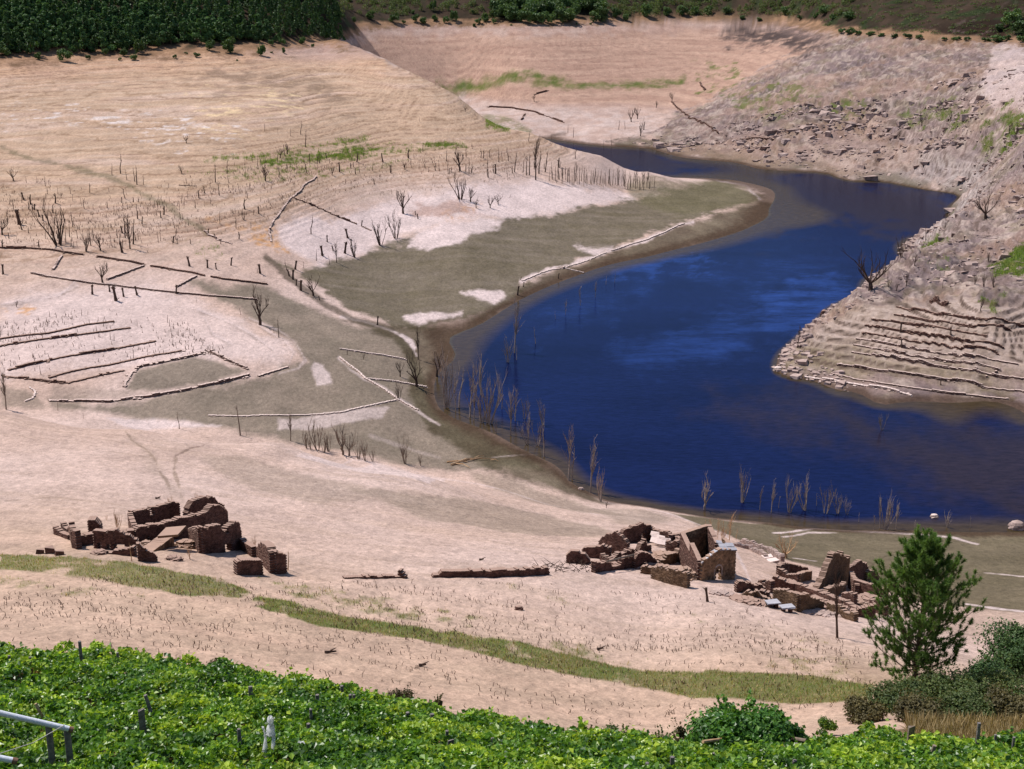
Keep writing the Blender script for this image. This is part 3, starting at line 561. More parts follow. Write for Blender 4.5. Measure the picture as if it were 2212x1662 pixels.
M_FOREST = foliage('forest_needles', (.045,.10,.032), (.075,.15,.045), (.13,.21,.065), .22)
M_BUSH = foliage('broom_leaves', (.042,.088,.028), (.07,.125,.038), (.115,.175,.055), .22)
M_SCRUB = foliage('scrub_leaves', (.065,.105,.032), (.105,.145,.045), (.18,.175,.065), .28)
M_HEATH = foliage('dry_heath', (.085,.075,.032), (.13,.11,.045), (.20,.16,.065), .25)
M_VINE = foliage('vine_leaves', (.034,.096,.012), (.125,.25,.022), (.41,.51,.055), .42, .38, .5)
M_VINE2 = foliage('dark_vine_leaves', (.03,.085,.016), (.065,.16,.025), (.16,.29,.045), .38, .4, .45)  # darker leaf green for the grapevine mound
M_GRASS = foliage('green_grass', (.14,.24,.055), (.20,.30,.075), (.32,.36,.12), .55, .7, .1)
M_STRAW = foliage('dry_grass', (.30,.21,.10), (.40,.29,.14), (.52,.40,.22), .25, .8, .1)
M_TWIG = varied('dead_vine_twig', L3(88,68,58), L3(120,98,84), 4, .9, 0)
M_WHITE = varied('white_plastic_sheet', (.84,.83,.80), (.9,.89,.87), 8, .5, .2)
def thin_sheet(m, c):
    nt = m.node_tree; tr = nt.nodes.new('ShaderNodeBsdfTranslucent'); tr.inputs[0].default_value = (*c, 1); mx = nt.nodes.new('ShaderNodeMixShader'); mx.inputs[0].default_value = .5
    nt.links.new(nt.nodes['Principled BSDF'].outputs[0], mx.inputs[1]); nt.links.new(tr.outputs[0], mx.inputs[2]); nt.links.new(mx.outputs[0], nt.nodes['Material Output'].inputs[0])
thin_sheet(M_WHITE, (.95, .94, .92))
M_PIPE = varied('grey_plastic_pipe', (.66,.68,.74), (.76,.77,.82), 4, .45, .05, spec=.4)
M_RUST = varied('rusty_rim', L3(110,82,66), L3(140,110,92), 9, .8, .2)
M_WIRE = varied('galvanised_wire', (.42,.38,.34), (.5,.46,.42), 9, .5, 0, spec=.5)
# ------------------------------------------------------------------ masonry
def masonry(path, prof, thick=.6, cw=.25, ch=.145, sink=.5, holes=(), seed=0, rag=.35, mb=None, level=None, lat=.015):
    seed = abs(seed)
    """block-laid wall along world points; prof = [(fraction, height m)], holes = [(f0, f1, h0, h1)]"""
    r = np.random.default_rng(seed * 7 + 3); mb = mb or MB()
    P2 = np.array([p[:2] for p in path], float); seg = np.linalg.norm(np.diff(P2, axis=0), axis=1); cum = np.r_[0, np.cumsum(seg)]; Lt = cum[-1]
    pf = np.array(prof, float); ncol = max(int(Lt / cw), 2); C_, H_, A_ = [], [], []
    nz = np.interp(np.arange(ncol + 1) * 1.0, np.arange(0, ncol + 3, 2), r.uniform(-1, 1, len(np.arange(0, ncol + 3, 2)))) * rag
    for i in range(ncol):
        for half in (0, 1):
            s = (i + .5 + (.5 if half else 0)) * cw
            if s > Lt: continue
            k = min(int(np.searchsorted(cum, s)) - 1, len(seg) - 1); k = max(k, 0); t = (s - cum[k]) / seg[k]
            x, y = P2[k] * (1 - t) + P2[k + 1] * t; ang = math.atan2(*(P2[k + 1] - P2[k])[::-1])
            zg = ground(x, y) if level is None else level
            h = np.interp(s / Lt, pf[:, 0], pf[:, 1]) + nz[i]
            rows = np.arange(-sink, max(h, .14), ch)
            for q, z0 in enumerate(rows):
                if q % 2 != half: continue
                zc = z0 + ch / 2; f = s / Lt
                if any(a <= f <= b and c <= zc <= d for a, b, c, d in holes): continue
                C_.append((x, y, zg + zc)); H_.append((cw * .58 * r.uniform(.85, 1.1), thick / 2, ch * .62)); A_.append(ang)
    C_ = np.array(C_); H_ = np.array(H_); A_ = np.array(A_)
    off = r.uniform(-1, 1, len(C_)) * lat; C_[:, 0] -= np.sin(A_) * off; C_[:, 1] += np.cos(A_) * off
    mb.boxes(C_, H_, (.1, .02 if lat < .1 else .12, .1), A_, seed); return mb
def wall_px(pts, prof, holes=(), **k):
    """wall whose foot runs through picture points; profile heights in picture units"""
    w = [spot(u, v) for u, v in pts]; m = np.mean([ppm(p) for p in w]) * 1.15
    return masonry(w, [(f, h * m) for f, h in prof], holes=[(a, b, c * m, d * m) for a, b, c, d in holes], **k)
def field_wall(pts, h, label, group=None, mat=None, name='stone_wall', cat='wall', thick=.7, rag=.3, cw=None, gaps=0, seed=1):
    w = [spot(u, v) for u, v in pts]; d = np.mean([depth(*p) for p in w]); hm = h * d / F
    cw = cw or max(.35, d * .0014); q = np.random.default_rng(abs(seed + int(pts[0][0]))); hm *= .62
    w2 = [w[0]]
    for a_, b_ in zip(w[:-1], w[1:]):
        n_ = max(int(math.hypot(b_[0] - a_[0], b_[1] - a_[1]) / 5), 1); w2 += [tuple(np.array(a_) + (np.array(b_) - np.array(a_)) * (k + 1) / n_ + np.r_[q.normal(size=2) * .22, 0]) for k in range(n_)]
    nn = max(int(len(w2) * .8), 6); prof = [(k / nn, hm * (q.uniform(.35, 1.25) if q.random() > .14 else .42) * (1 if 0 < k < nn else .4)) for k in range(nn + 1)]
    mb = masonry(w2, prof, thick, cw, max(.2, cw * .55), .5, seed=seed + int(pts[0][0]), rag=rag * hm, lat=.14)
    ns = int(sum(math.hypot(b_[0] - a_[0], b_[1] - a_[1]) for a_, b_ in zip(w[:-1], w[1:])) * (.35 if name == 'terrace_wall' else 1.0)); k = q.integers(0, len(w2) - 1, ns); f = q.random((ns, 1))
    sp_ = np.array(w2)[k, :2] * (1 - f) + np.array(w2)[k + 1, :2] * f + q.normal(size=(ns, 2)) * thick * .6; sz = q.uniform(.1, .36, ns) * max(1, d / 380) * min(1, h / 6)
    mb.boxes(np.c_[sp_, [ground(*p_) + .05 for p_ in sp_]], np.c_[sz * 1.3, sz, sz * .6], .35, q.uniform(0, 3, ns), seed + 5)
    return tag(mb.build(name, mat or M_TERR), label, cat, group)
# ------------------------------------------------------------------ dead trees
def limb(mb, p, d, L, r, rs, lev, spread=.6, up=.25, sides=4, kids=3, wig=.12):
    n = 4; pts = [np.array(p, float)]; d = np.array(d, float); d /= np.linalg.norm(d)
    for i in range(n):
        d = d + rs.normal(size=3) * wig + np.array([0, 0, up * .15]); d /= np.linalg.norm(d); pts.append(pts[-1] + d * L / n)
    rad = np.linspace(r, r * .38 if lev else r * .2, n + 1); mb.tube(pts, rad, sides, cap=False)
    if lev > 0:
        for k in range(kids):
            f = rs.uniform(.3, 1.0); i = min(int(f * n), n - 1); q = pts[i] * (1 - (f * n - i)) + pts[i + 1] * (f * n - i) if i < n else pts[-1]
            a = rs.uniform(0, 6.283); e = d + spread * np.array([math.cos(a), math.sin(a), .3 + up])
            limb(mb, q, e, L * rs.uniform(.4, .68), max(r * .5, .004), rs, lev - 1, spread, up, 3, kids, wig)
def tree_mesh(kind, seed):
    """unit-height dead trees: the trunk and a list of main limbs"""
    rs = np.random.default_rng(seed); a = MB(); bs = []
    def B():
        bs.append(MB()); return bs[-1]
    if kind == 'pollard':
        lean = rs.normal(size=2) * .08; top = np.array([lean[0], lean[1], .78])
        a.tube([[0, 0, -.08], [0, 0, .02], [lean[0] * .3, lean[1] * .3, .3], [lean[0] * .7, lean[1] * .8, .6], top, top + [0, 0, .06]], [.10, .085, .065, .06, .085, .05], 6)
        for k in range(rs.integers(3, 6)):
            t = rs.uniform(0, 6.28); limb(B(), top - [0, 0, rs.uniform(0, .15)], [math.cos(t), math.sin(t), .9], rs.uniform(.12, .24), .045, rs, 0, sides=5)
        if rs.random() < .6:
            t = rs.uniform(-.6, .6); limb(B(), [0, 0, .06], [math.cos(t), math.sin(t), .25], rs.uniform(.15, .3), .04, rs, 0, sides=5)
    elif kind == 'pole':
        lean = rs.normal(size=2) * .06
        a.tube([[0, 0, -.06], [lean[0] * .3, 0, .3], [lean[0] * .6, lean[1], .65], [lean[0], lean[1], 1]], [.026, .021, .015, .005], 5)
        for k in range(rs.integers(2, 6)):
            z = rs.uniform(.3, .9); t = rs.uniform(0, 6.28); limb(B(), [lean[0] * z * .9, lean[1] * z, z], [math.cos(t), math.sin(t), .9], rs.uniform(.07, .2), .011, rs, 0, sides=3)
    elif kind == 'branchy':
        a.tube([[0, 0, -.06], [.01, 0, .12], [rs.normal() * .03, rs.normal() * .03, .3]], [.05, .04, .033], 6); tip = np.array([0, 0, .28])
        for k in range(6):
            t = k * 1.05 + rs.uniform(-.4, .4); e = rs.uniform(.35, .8) if k else 0
            limb(B(), tip - [0, 0, rs.uniform(0, .12)], [math.cos(t) * e, math.sin(t) * e, 1], rs.uniform(.45, .66), .022, rs, 2, .55, .45, 4, 3)
    elif kind == 'poplar':
        lean = rs.normal(size=2) * .03
        a.tube([[0, 0, -.05], [lean[0] * .4, 0, .4], [lean[0], lean[1], 1]], [.02, .014, .004], 5)
        for k in range(22):
            z = rs.uniform(.1, .88); t = rs.uniform(0, 6.28); limb(B(), [lean[0] * z, lean[1] * z, z], [math.cos(t) * .38, math.sin(t) * .38, 1], rs.uniform(.14, .34), .007, rs, 1, .4, .8, 3, 3)
    elif kind == 'multi':
        for k in range(rs.integers(5, 8)):
            t = rs.uniform(0, 6.28); e = rs.uniform(.1, .5)
            limb(a if k < 1 else B(), [math.cos(t) * .04, math.sin(t) * .04, -.05], [math.cos(t) * e, math.sin(t) * e, 1], rs.uniform(.65, 1.0), .02, rs, 2, .4, .6, 4, 3, .09)
    elif kind == 'spread':
        a.tube([[0, 0, -.08], [0, 0, .08], [.03, 0, .2]], [.08, .06, .05], 6)
        for k in range(8):
            t = k * .8 + rs.uniform(-.3, .3); e = rs.uniform(.6, 1.5)
            limb(B(), [.02, 0, .16], [math.cos(t) * e, math.sin(t) * e, .9], rs.uniform(.5, .85), .026, rs, 2, .6, .35, 4, 3)
    return a, bs
PROTO = {}
def proto(kind, k, big):
    if (kind, k, big) not in PROTO:
        a, bs = tree_mesh(kind, sum(map(ord, kind)) + k * 31)
        if big: PROTO[(kind, k, big)] = (a.mesh('trunk'), [b.mesh('branch') for b in bs])
        else:
            for b in bs:
                for v, f, sz in zip(b.v, b.f, b.sz): a.add(v, (f.reshape(-1, sz[0]) - f.min()))
            PROTO[(kind, k, big)] = (a.mesh('dead_tree'), [])
    return PROTO[(kind, k, big)]
MATSLOT = {}
def mat_mesh(me, mat):
    key = (me.name, mat.name)
    if key not in MATSLOT:
        c = me.copy() if me.materials else me
        if me.materials: c.materials.clear()
        c.materials.append(mat); MATSLOT[key] = c
    return MATSLOT[key]
tr_rs = random.Random(5)
def dead_tree(u, v, h, kind, label, group=None, mat=None, name='dead_tree', thick=1.0):
    p = spot(u, v); H = h * ppm(p) * 1.12; k = tr_rs.randrange(4); big = h > 38 and kind != 'pole'; a, bs = proto(kind, k, big); mat = mat or M_DEAD
    if big:
        o = empty(name, p); obj('trunk', mat_mesh(a, mat), None, o)
        for b in bs: obj('branch', mat_mesh(b, mat), None, o)
    else:
        o = obj(name, mat_mesh(a, mat)); o.location = p
    o.scale = (H * thick, H * thick, H); o.rotation_euler = (tr_rs.uniform(-.05, .05), tr_rs.uniform(-.06, .06), tr_rs.uniform(0, 6.28))
    return tag(o, label, 'dead tree', group)
# ================================================================== THE SCENE
ORD = ['leftmost', 'second', 'third', 'fourth', 'fifth', 'sixth', 'seventh', 'eighth', 'ninth', 'tenth', 'eleventh', 'twelfth', 'thirteenth', 'fourteenth', 'fifteenth', 'sixteenth', 'seventeenth', 'eighteenth', 'nineteenth', 'twentieth']
def ranked(items, noun, where):
    """labels by order from the left: items sorted on their picture column"""
    it = sorted(items, key=lambda a: a[0]); n = len(it)
    for i, a in enumerate(it):
        if n == 1: lab = f'{noun} {where}'
        elif i == 0: lab = f'leftmost {noun} {where}'
        elif i == n - 1: lab = f'rightmost {noun} {where}'
        else: lab = f'{ORD[i]} {noun} from the left {where}' if i < len(ORD) else f'{noun} {where}'
        yield a, lab
NOUN = {'pollard': 'dark pollard stump', 'pole': 'thin dead pole', 'branchy': 'bare branching tree', 'poplar': 'slender bare tree', 'multi': 'many-stemmed bare tree', 'spread': 'spreading bare tree'}
def cluster(where, group, items, mat=None, noun=None, thick=1.0):
    own = [i for i in items if len(i) > 4]; rest = [i for i in items if len(i) == 4]
    for k in sorted({i[3] for i in rest}):
        for a, lab in ranked([i for i in rest if i[3] == k], (noun or {}).get(k, NOUN[k]), where): dead_tree(*a[:4], lab, group, mat, thick=thick)
    for a in own: dead_tree(*a[:4], a[4], group, mat, thick=thick)
c1 = lambda L: [(x * .33836, y * .33836, h * .33836, k) for x, y, h, k in L]
c2 = lambda L: [(734.2 + x * .33836, y * .33836, h * .33836, k) for x, y, h, k in L]
c4 = lambda L: [(x * .33836, 546.7 + y * .33836, h * .33836, k) for x, y, h, k in L]
cm = lambda L: [(734.2 + x * .33836, 546.7 + y * .33836, h * .33836, k) for x, y, h, k in L]
P_, S_, B_, Y_, W_, X_ = 'pole', 'pollard', 'branchy', 'poplar', 'multi', 'spread'
# --- left slope
cluster('on the tan slope at the left edge', 'dead trees on the far left slope', c1([(85,1155,70,B_),(170,1170,40,P_),(290,1190,60,P_),(320,1215,30,P_),(150,1275,50,S_),(370,1240,40,P_),(390,1265,30,B_),(465,1285,40,P_),(65,1310,40,P_),(220,1340,40,S_),(45,1380,40,P_),(250,1385,50,S_),(275,1410,40,S_),(210,1410,30,P_)]) + [(42.3, 485.5, 36, S_, 'tall thick pollard stump alone near the left edge of the tan slope')], thick=1.3)
cluster('above the long dark wall at left', 'dead trees above the long wall', c1([(15,1500,100,B_),(65,1495,40,P_),(290,1525,60,P_),(385,1540,110,P_),(420,1550,80,P_),(445,1515,80,P_),(465,1450,90,P_),(455,1570,60,P_),(545,1605,100,W_),(580,1570,100,P_),(600,1540,80,P_),(640,1600,90,B_),(710,1570,60,P_),(765,1550,70,P_),(800,1520,130,P_),(850,1560,150,P_),(780,1490,50,S_),(1010,1545,60,P_),(1025,1540,50,P_),(1105,1550,45,S_),(1135,1560,50,P_)]) + [(126.5, 530, 70, W_, 'tallest many-stemmed bare tree above the long wall at left'), (281, 538, 60, Y_, 'leaning pair of tall bare stems above the right end of the long wall'), (264, 546, 24, S_, 'short very thick black pollard stump above the long wall')], thick=1.25)
cluster('beside the diagonal green field line', 'dead trees along the diagonal field line', c1([(770,1110,110,P_),(715,1120,70,P_),(810,1150,60,P_),(860,1160,80,P_),(875,1180,110,P_),(915,1180,60,P_),(1205,1445,40,P_),(1330,1500,40,S_),(1375,1520,30,S_),(1410,1560,30,S_)]), thick=1.2)
cluster('below the upper left green strip', 'dead trees scattered on the upper slope', c1([(1160,1110,50,B_),(1375,1165,110,P_),(1450,1110,80,P_),(1400,1250,90,P_),(1565,1130,50,P_),(1460,1170,50,P_),(1695,1155,80,B_),(1160,1300,50,P_),(1855,1165,20,S_),(2120,1120,50,B_)]), thick=1.2)
cluster('at the upper left green strip', 'dead trees at the upper green strip', c1([(1190,915,50,B_),(1690,840,50,P_),(1645,1060,60,P_),(1680,1010,30,P_),(1700,1050,50,P_),(1775,860,30,P_),(1855,870,50,P_),(1920,860,80,P_),(1950,940,100,P_),(1790,1010,60,B_),(1820,1000,80,P_),(1835,985,60,B_)]), thick=1.1)
cluster('on the slope above the sandy spur', 'dead trees above the sandy spur', c2([(680,1030,70,P_),(635,1090,60,P_),(690,1090,60,P_),(765,1090,120,B_),(825,1105,90,P_),(270,1070,60,P_),(455,1070,50,P_),(125,1100,60,P_),(210,1095,60,P_),(330,1100,60,P_),(415,1085,50,B_),(505,1080,40,P_),(940,1090,80,P_),(610,1090,30,S_)]), thick=1.15)
cluster('on the crest of the sandy spur', 'tall dead trees on the sandy spur', c2([(1015,1035,80,P_),(1035,1030,60,P_),(1075,1030,80,P_),(1115,1100,120,P_),(1170,1100,70,P_),(1190,1120,110,P_),(1210,1120,120,P_),(1250,1150,210,Y_),(1240,1080,90,P_),(1270,1110,140,P_),(1310,1100,130,P_)]), thick=1.1)
dead_tree(*c2([(1205,905,60,P_)])[0], 'lone thin dead pole on the skyline of the left hill', None, thick=1.2); dead_tree(*c2([(510,780,30,P_)])[0], 'tiny dead pole high on the left hill face'); dead_tree(*c2([(800,715,40,B_)])[0], 'small bare branching tree near the skyline of the left hill')
rs = random.Random(3)
for i in range(64):
    x = 1340 + i * 10.6 + rs.uniform(-7, 7); y0 = 1148 + (x - 1340) * .085; y = y0 + rs.uniform(-8, 22)
    dead_tree(734.2 + x * .33836, y * .33836, rs.uniform(55, 105) * .33836, P_ if rs.random() < .8 else Y_, 'thin grey trunk in the dense row along the sandy spur tip', 'dense row of dead trunks on the spur', M_GREYW if i % 3 else M_DEAD, thick=.9)
rs2 = random.Random(17); stump_mb = MB()
for i in range(120):
    u, v = (rs2.uniform(0, 560), rs2.uniform(415, 535)) if i < 70 else (rs2.uniform(560, 1250), rs2.uniform(335, 392))
    v += (u - 300) * -.03 if i < 70 else 0; v = round(v / 11) * 11 + rs2.uniform(-2.5, 2.5)
    p = np.array(spot(u, v)); H = rs2.uniform(8, 20) * ppm(p) * 1.12; q = p + [rs2.gauss(0, .08) * H, rs2.gauss(0, .06) * H, H]; w_ = H * rs2.choice((.035, .07)); stump_mb.tube([p - [0, 0, .15], (p + q) / 2 + [rs2.gauss(0, .04) * H, 0, 0], q], [w_ * 1.3, w_, w_ * .7], 5)
    for k in range(rs2.randrange(1, 4)):
        f = rs2.uniform(.45, 1); b0 = p + (q - p) * f; e = rs2.uniform(0, 6.28); stump_mb.tube([b0, b0 + np.array([math.cos(e), math.sin(e), .9]) * H * rs2.uniform(.12, .3)], [w_ * .6, w_ * .25], 4, cap=False)
stump_mb.build('old_tree_stumps', M_DEAD)['kind'] = 'stuff'
# --- the pale bench in the middle
cluster('in the clump on the pale bench', 'dead trees on the pale bench', [(751,514.7,22,S_),(758.8,530.6,15,S_),(745,547.6,26,S_),(696.3,552.9,24,S_),(706.9,523,15,S_),(719.6,542,12,S_),(683.5,563.5,22,P_),(712,572,18,P_),(781,489,13,S_),(727,567.7,38,Y_,'two straight bare stems at the lower edge of the pale bench'),(767,557,30,W_,'pale many-stemmed bare tree at the lower edge of the pale bench'),(672,506,36,P_,'lone slim dead pole beside the straight dark wall on the bench')], thick=1.25)
cluster('on the pale bench above the olive mud', 'dead trees above the olive mud', [(871,461.7,42,B_,'largest dark bare tree standing alone on the pale bench'),(897.5,465,9,S_),(903,473.4,12,S_),(822.3,530.6,40,W_),(855,515.8,42,W_),(1016.7,436.5,26,B_),(994.8,431.4,42,W_,'pale many-stemmed tree behind the brown streak on the pale bench'),(1028.6,450,18,B_),(1059,450,22,B_),(1076,441.6,20,B_)], thick=1.25)
cluster('lining the gully between the two flats', 'dead trees lining the gully', [(561.7,590.7,22,S_),(556,590,14,P_),(619,584,20,P_),(637.8,582,20,S_),(625,597,16,S_),(632.7,604,22,S_),(640,617,14,S_),(649.7,628,25,S_),(676.7,639.7,36,B_),(690,649,10,S_),(655,580,14,P_)], thick=1.3)
cluster('above the field wall end', 'four pollards above the field wall', [(409.4,575.5,22,S_),(448.3,579,19,S_),(467,582,15,S_),(499,573.8,18,S_)], thick=1.2)
cluster('beside the path wall on the pale knoll', 'dead trees beside the path wall', [(221.6,611,38,B_),(199.6,636.4,23,S_),(237,631,18,S_),(250.4,650,34,S_),(267,641.4,20,S_),(296,638,22,S_),(380.7,634.7,20,S_),(6.8,592.4,22,S_),(36,664,12,B_),(355,628,10,P_)], thick=1.2)
cluster('on the bare edge of the pale knoll', 'dead trees on the edge of the knoll', [(561.7,702.4,68,B_,'large bare branching tree on the right shoulder of the pale knoll'),(520,681,17,P_),(602,729.4,38,P_),(592,720,17,P_),(425,655,12,P_),(296,706,16,P_)], M_DEAD)
# --- damp flat and shore
cluster('standing on the damp flat behind the dune', 'dead trees on the damp flat', [(519,941,62,P_,'tall thin bare trunk rising behind the dune crest at left'),(627.7,952.7,55,Y_,'slender bare tree rising behind the dune crest'),(387.4,927,36,P_),(181,906,14,P_),(13.5,885,75,Y_,'tall bare tree at the left edge of the damp flat'),(125,888,22,P_),(533,942,14,P_)], M_GREYW)
cluster('in the thicket behind the dune crest', 'thicket behind the dune crest', [(687,973,58,W_),(663,969,32,W_),(710,976,35,W_),(672,972,24,W_),(700,978,30,W_),(754.5,985,45,B_),(775,992,30,W_),(790,996,36,W_),(805,996,22,W_),(741,983,58,B_,'white-trunked bare tree at the edge of the grey thicket'),(876,1002,46,W_,'pale many-stemmed shrub at the foot of the dune'),(910,1007,22,W_,'small pale forked shrub at the foot of the dune')], M_GREYW)
cluster('at the left shore of the lake', 'dead trees at the left shore', [(900,836,62,B_),(903.4,777,60,Y_),(944,814,52,B_),(864.5,814,28,B_),(861,864,30,W_),(838,812,12,P_),(815.4,702.3,20,S_,'lone little pollard on the mud by the pale curved bank'),(1118,638,22,S_,'thick pollard beside the bank wall of the olive mud'),(1206,602.5,13,S_),(1131,620,12,S_),(1125,605,8,S_),(750,766,10,S_),(785,777,12,B_),(1310,1098,14,B_)])
cluster('in the water by the left shore', 'dead trees in the water at left', [(964,882,88,W_),(992,880,80,P_),(984.6,888,66,Y_),(1015,902,98,Y_),(1023.5,908,72,Y_),(1040,914,60,W_),(1038.7,853,62,Y_),(1057,916,102,W_,'tall forked bare tree in the water with a leaning side stem'),(1084,884,46,P_),(1072.6,937,24,W_),(1103,941,88,Y_),(1113,910,58,Y_),(1131.8,906,38,W_),(1145,913,44,P_),(1140,960,46,W_,'pale low many-stemmed tree in the water close to the mud edge'),(1162,963,40,W_),(1174,920,40,W_),(1175.8,987,70,P_)], M_DROWN, thick=.9)
cluster('rising from the water near the dune foot', 'dead trees in the water by the dune', [(1228,1038,98,Y_),(1236,1036,70,P_),(1275.6,1065,96,Y_),(1299,1084,56,W_)], M_DROWN, thick=.9)
cluster('far out in the blue water', 'dead trees far out in the water', [(1111.5,763,92,Y_,'tallest bare tree out in the blue water'),(1096,783.6,40,W_),(1116,778,30,P_),(1157,743,34,P_),(1253.6,660,34,Y_),(1221.5,680,26,Y_),(1285.7,643,30,Y_),(1328,612,24,P_),(1309,615,18,P_),(1200,690,16,P_)], M_DROWN, thick=.9)
cluster('in the row along the near shore', 'dead trees along the near shore', [(1522.5,1102,60,B_,'lone bare tree with a white foot at the left of the near shore row'),(1603.7,1086,52,W_),(1641,1102,42,Y_),(1666.3,1108.3,58,Y_),(1681.5,1098,26,P_),(1705.2,1108,54,W_),(1739,1103,58,W_),(1764,1093,27,P_),(1783,1110,52,W_),(1810,1110,38,W_),(1830,1112,30,W_),(1855,1128,20,P_),(1887.6,1145,28,Y_),(1901,1141.4,52,Y_),(1913,1145,56,W_),(1935.5,1143,50,Y_),(1978,1145,18,W_),(2046.7,1140,27,W_),(2096,1140,24,P_)], M_DROWN, thick=.9)
cluster('behind the chapel near the shore', 'bleached dead trees by the chapel', [(1574.5,1176,58,Y_),(1550.5,1162,36,Y_),(1560,1168,30,W_),(1536,1152,26,Y_),(1524,1140,18,P_),(1590,1166,24,P_),(1697.7,1206.4,48,X_,'bleached tan spreading tree on the slope behind the right ruins')], M_TANW, {Y_: 'bleached slender tree', P_: 'bleached thin pole', W_: 'bleached many-stemmed shrub'})
cluster('by the right ruins', 'dead trees by the right ruins', [(1809,1378,140,Y_,'tall crooked bare tree in front of the right ruins'),(1528,1300,36,S_,'short crooked stump on the slope below the chapel'),(1850,1340,36,P_),(1612,1325,12,B_)], M_DEAD)
cluster('by the left ruins', 'dead shrubs by the left ruins', [(254,1150,34,W_),(410,1208,24,B_),(622,1232,45,P_),(366,1092,14,W_),(425,1082,14,W_),(230,1124,10,W_),(549,1186,22,W_),(285,1213,40,P_)], M_TANW, {W_: 'dry many-stemmed shrub', B_: 'small forked dry tree', P_: 'thin dry stem'})
# --- far shore and right bank
cluster('on the far shore beyond the sandy spur', 'dead trees on the far shore', c2([(1780,830,60,P_),(1820,830,50,P_),(1860,780,70,B_),(1900,760,60,B_),(1350,890,30,P_),(1490,880,60,P_),(1455,850,50,P_),(2020,690,40,B_),(1940,830,50,W_),(1920,870,60,B_),(1735,930,50,P_),(1425,610,22,P_),(2120,650,50,B_),(1240,650,40,B_),(1685,940,40,P_)]), thick=1.1)
cluster('on the rocky right bank', 'dead trees on the right bank', [(1880.6,625.7,74,X_,'big dark spreading dead tree at the water edge of the right bank'),(1947.8,556,34,W_),(1976,574,24,B_),(1999.5,519.7,32,P_),(2038,496.5,20,W_),(2128.7,470.6,44,X_,'spreading dead tree on the rocky knob of the right bank'),(1919,620.5,18,W_),(1958,618,26,B_),(2035.7,623,18,P_),(2118.4,672,24,B_,'low dark bare tree below the small green patch on the right bank'),(2105,615,18,W_),(2126,620.5,24,W_),(2146.8,620.5,26,W_),(2136,566,18,W_),(1936,628,14,W_)])
cluster('standing on the right terraces', 'dead trees on the right terraces', [(1945,718.8,24,S_),(2053.8,724,18,S_),(1947.8,751,20,S_),(2032,832,14,S_),(1764,812,14,P_)])
dead_tree(1723, 752, 40, Y_, 'brown bare tree in the water left of the right terraces'); dead_tree(1905, 930, 26, W_, 'low many-stemmed bush standing in the brown shallow water at right', None, M_GREYW)
cluster('high on the rocky right slope', 'dead trees high on the right slope', [(1991,272,22,B_),(2053.6,262,20,B_),(1942,299,16,B_),(2194,298,26,B_),(2180,290,22,B_),(2130,300,22,P_),(2000,262,18,P_)])
# --- field walls and terraces
def wall_list(L, **k):
    pale = k.get('mat') is M_PALEST
    for pts, h, lab in L: field_wall(pts, h * (.5 if pale else .7), lab, thick=.4 if pale else .6, **k)
wall_list([([(-40,533),(70,538),(139,546),(183,551.5)],8,'long dark dry-stone wall running in from the left edge'),([(210,555),(244,560),(264,563.6),(313,572)],7,'dark field wall in the middle of the left flat, before the gap'),([(325,576),(359,580.5),(392,586),(426,592),(440,597)],6,'broken stretch of field wall below the four pollards'),([(455,599),(480,602.5),(528,609),(582,616)],4,'low right end of the long field wall near the gully')], group='long field wall', mat=M_STONE)
wall_list([([(68,591),(152,606),(294,623),(392,635),(480,642),(555,648)],4,'thin wall beside the path crossing the left flat'),([(311,576),(270,590),(227,606)],3,'short cross wall joining the field wall and the path'),([(424,598),(379,621)],3,'short pale cross wall below the field wall'),([(134,554),(114,584)],3,'faint short cross wall near the left edge')])
wall_list([([(-20,737),(101.5,721),(186,702),(247,695.6)],4,'topmost dark terrace riser on the pale knoll'),([(-20,754),(125,729),(200,720),(284,709)],6,'second dark terrace riser on the pale knoll'),([(17,800.5),(101.5,780),(213,760),(332,739.6)],7,'longest dark terrace riser curving over the pale knoll'),([(105,817),(203,793.7),(304.5,773),(399,758)],5,'thin terrace riser between the enclosure and the longest riser'),([(145.5,829),(216.5,812),(271,800.5)],7,'short terrace riser left of the walled enclosure'),([(6,814.5),(54,818),(78,821),(112,826),(149,829)],8,'dark wall at the left foot of the pale knoll')], group='terrace risers on the pale knoll', mat=M_STONE)
wall_list([([(446.6,758),(490,778),(538,800.5)],9,'straight right-hand wall of the empty enclosure on the knoll'),([(267,836),(281,807),(304.5,792),(338,787),(402.6,773.4),(443,763)],9,'curved upper wall of the empty enclosure on the knoll'),([(108,866.5),(237,868),(321,858),(389,846),(473.7,827.5),(538,810.6)],10,'long lower wall below the empty enclosure on the knoll'),([(558,814),(622.6,793.7)],4,'low pale wall stub right of the enclosure')], group='enclosure walls')
wall_list([([(64,838),(79.5,848),(70,860),(54,868)],4,'small curved wall at the far left of the damp flat'),([(450,898.6),(521,900),(640,898),(742,892),(802,876.6),(859,865)],5,'long low pale wall crossing the damp flat'),([(734,755),(800,764),(873,777)],5,'upper low pale wall on the mud by the left shore'),([(791.7,819),(860,827),(923.7,837.7)],5,'lower low pale wall on the mud by the left shore'),([(734,773),(791,819),(862.8,864.8),(903,888)],3,'thin diagonal pale wall on the mud by the left shore')], mat=M_PALEST)
wall_list([([(630.6,426.8),(700,455),(766,484)],6,'straight dark wall crossing the bench above the mud')], mat=M_STONE)
wall_list([([(781,489),(802,498)],4,'short broken end of the straight dark wall on the bench'),([(683.5,381),(656,402),(630.6,427)],2.5,'upper part of the curved stone line on the left hill'),([(630,427),(611.5,447),(592.4,476.6),(582,502),(587,523)],2.5,'lower part of the curved stone line above the gully'),([(440,500),(470,520),(500,528)],4,'rubble line where the diagonal field line meets the gully')])
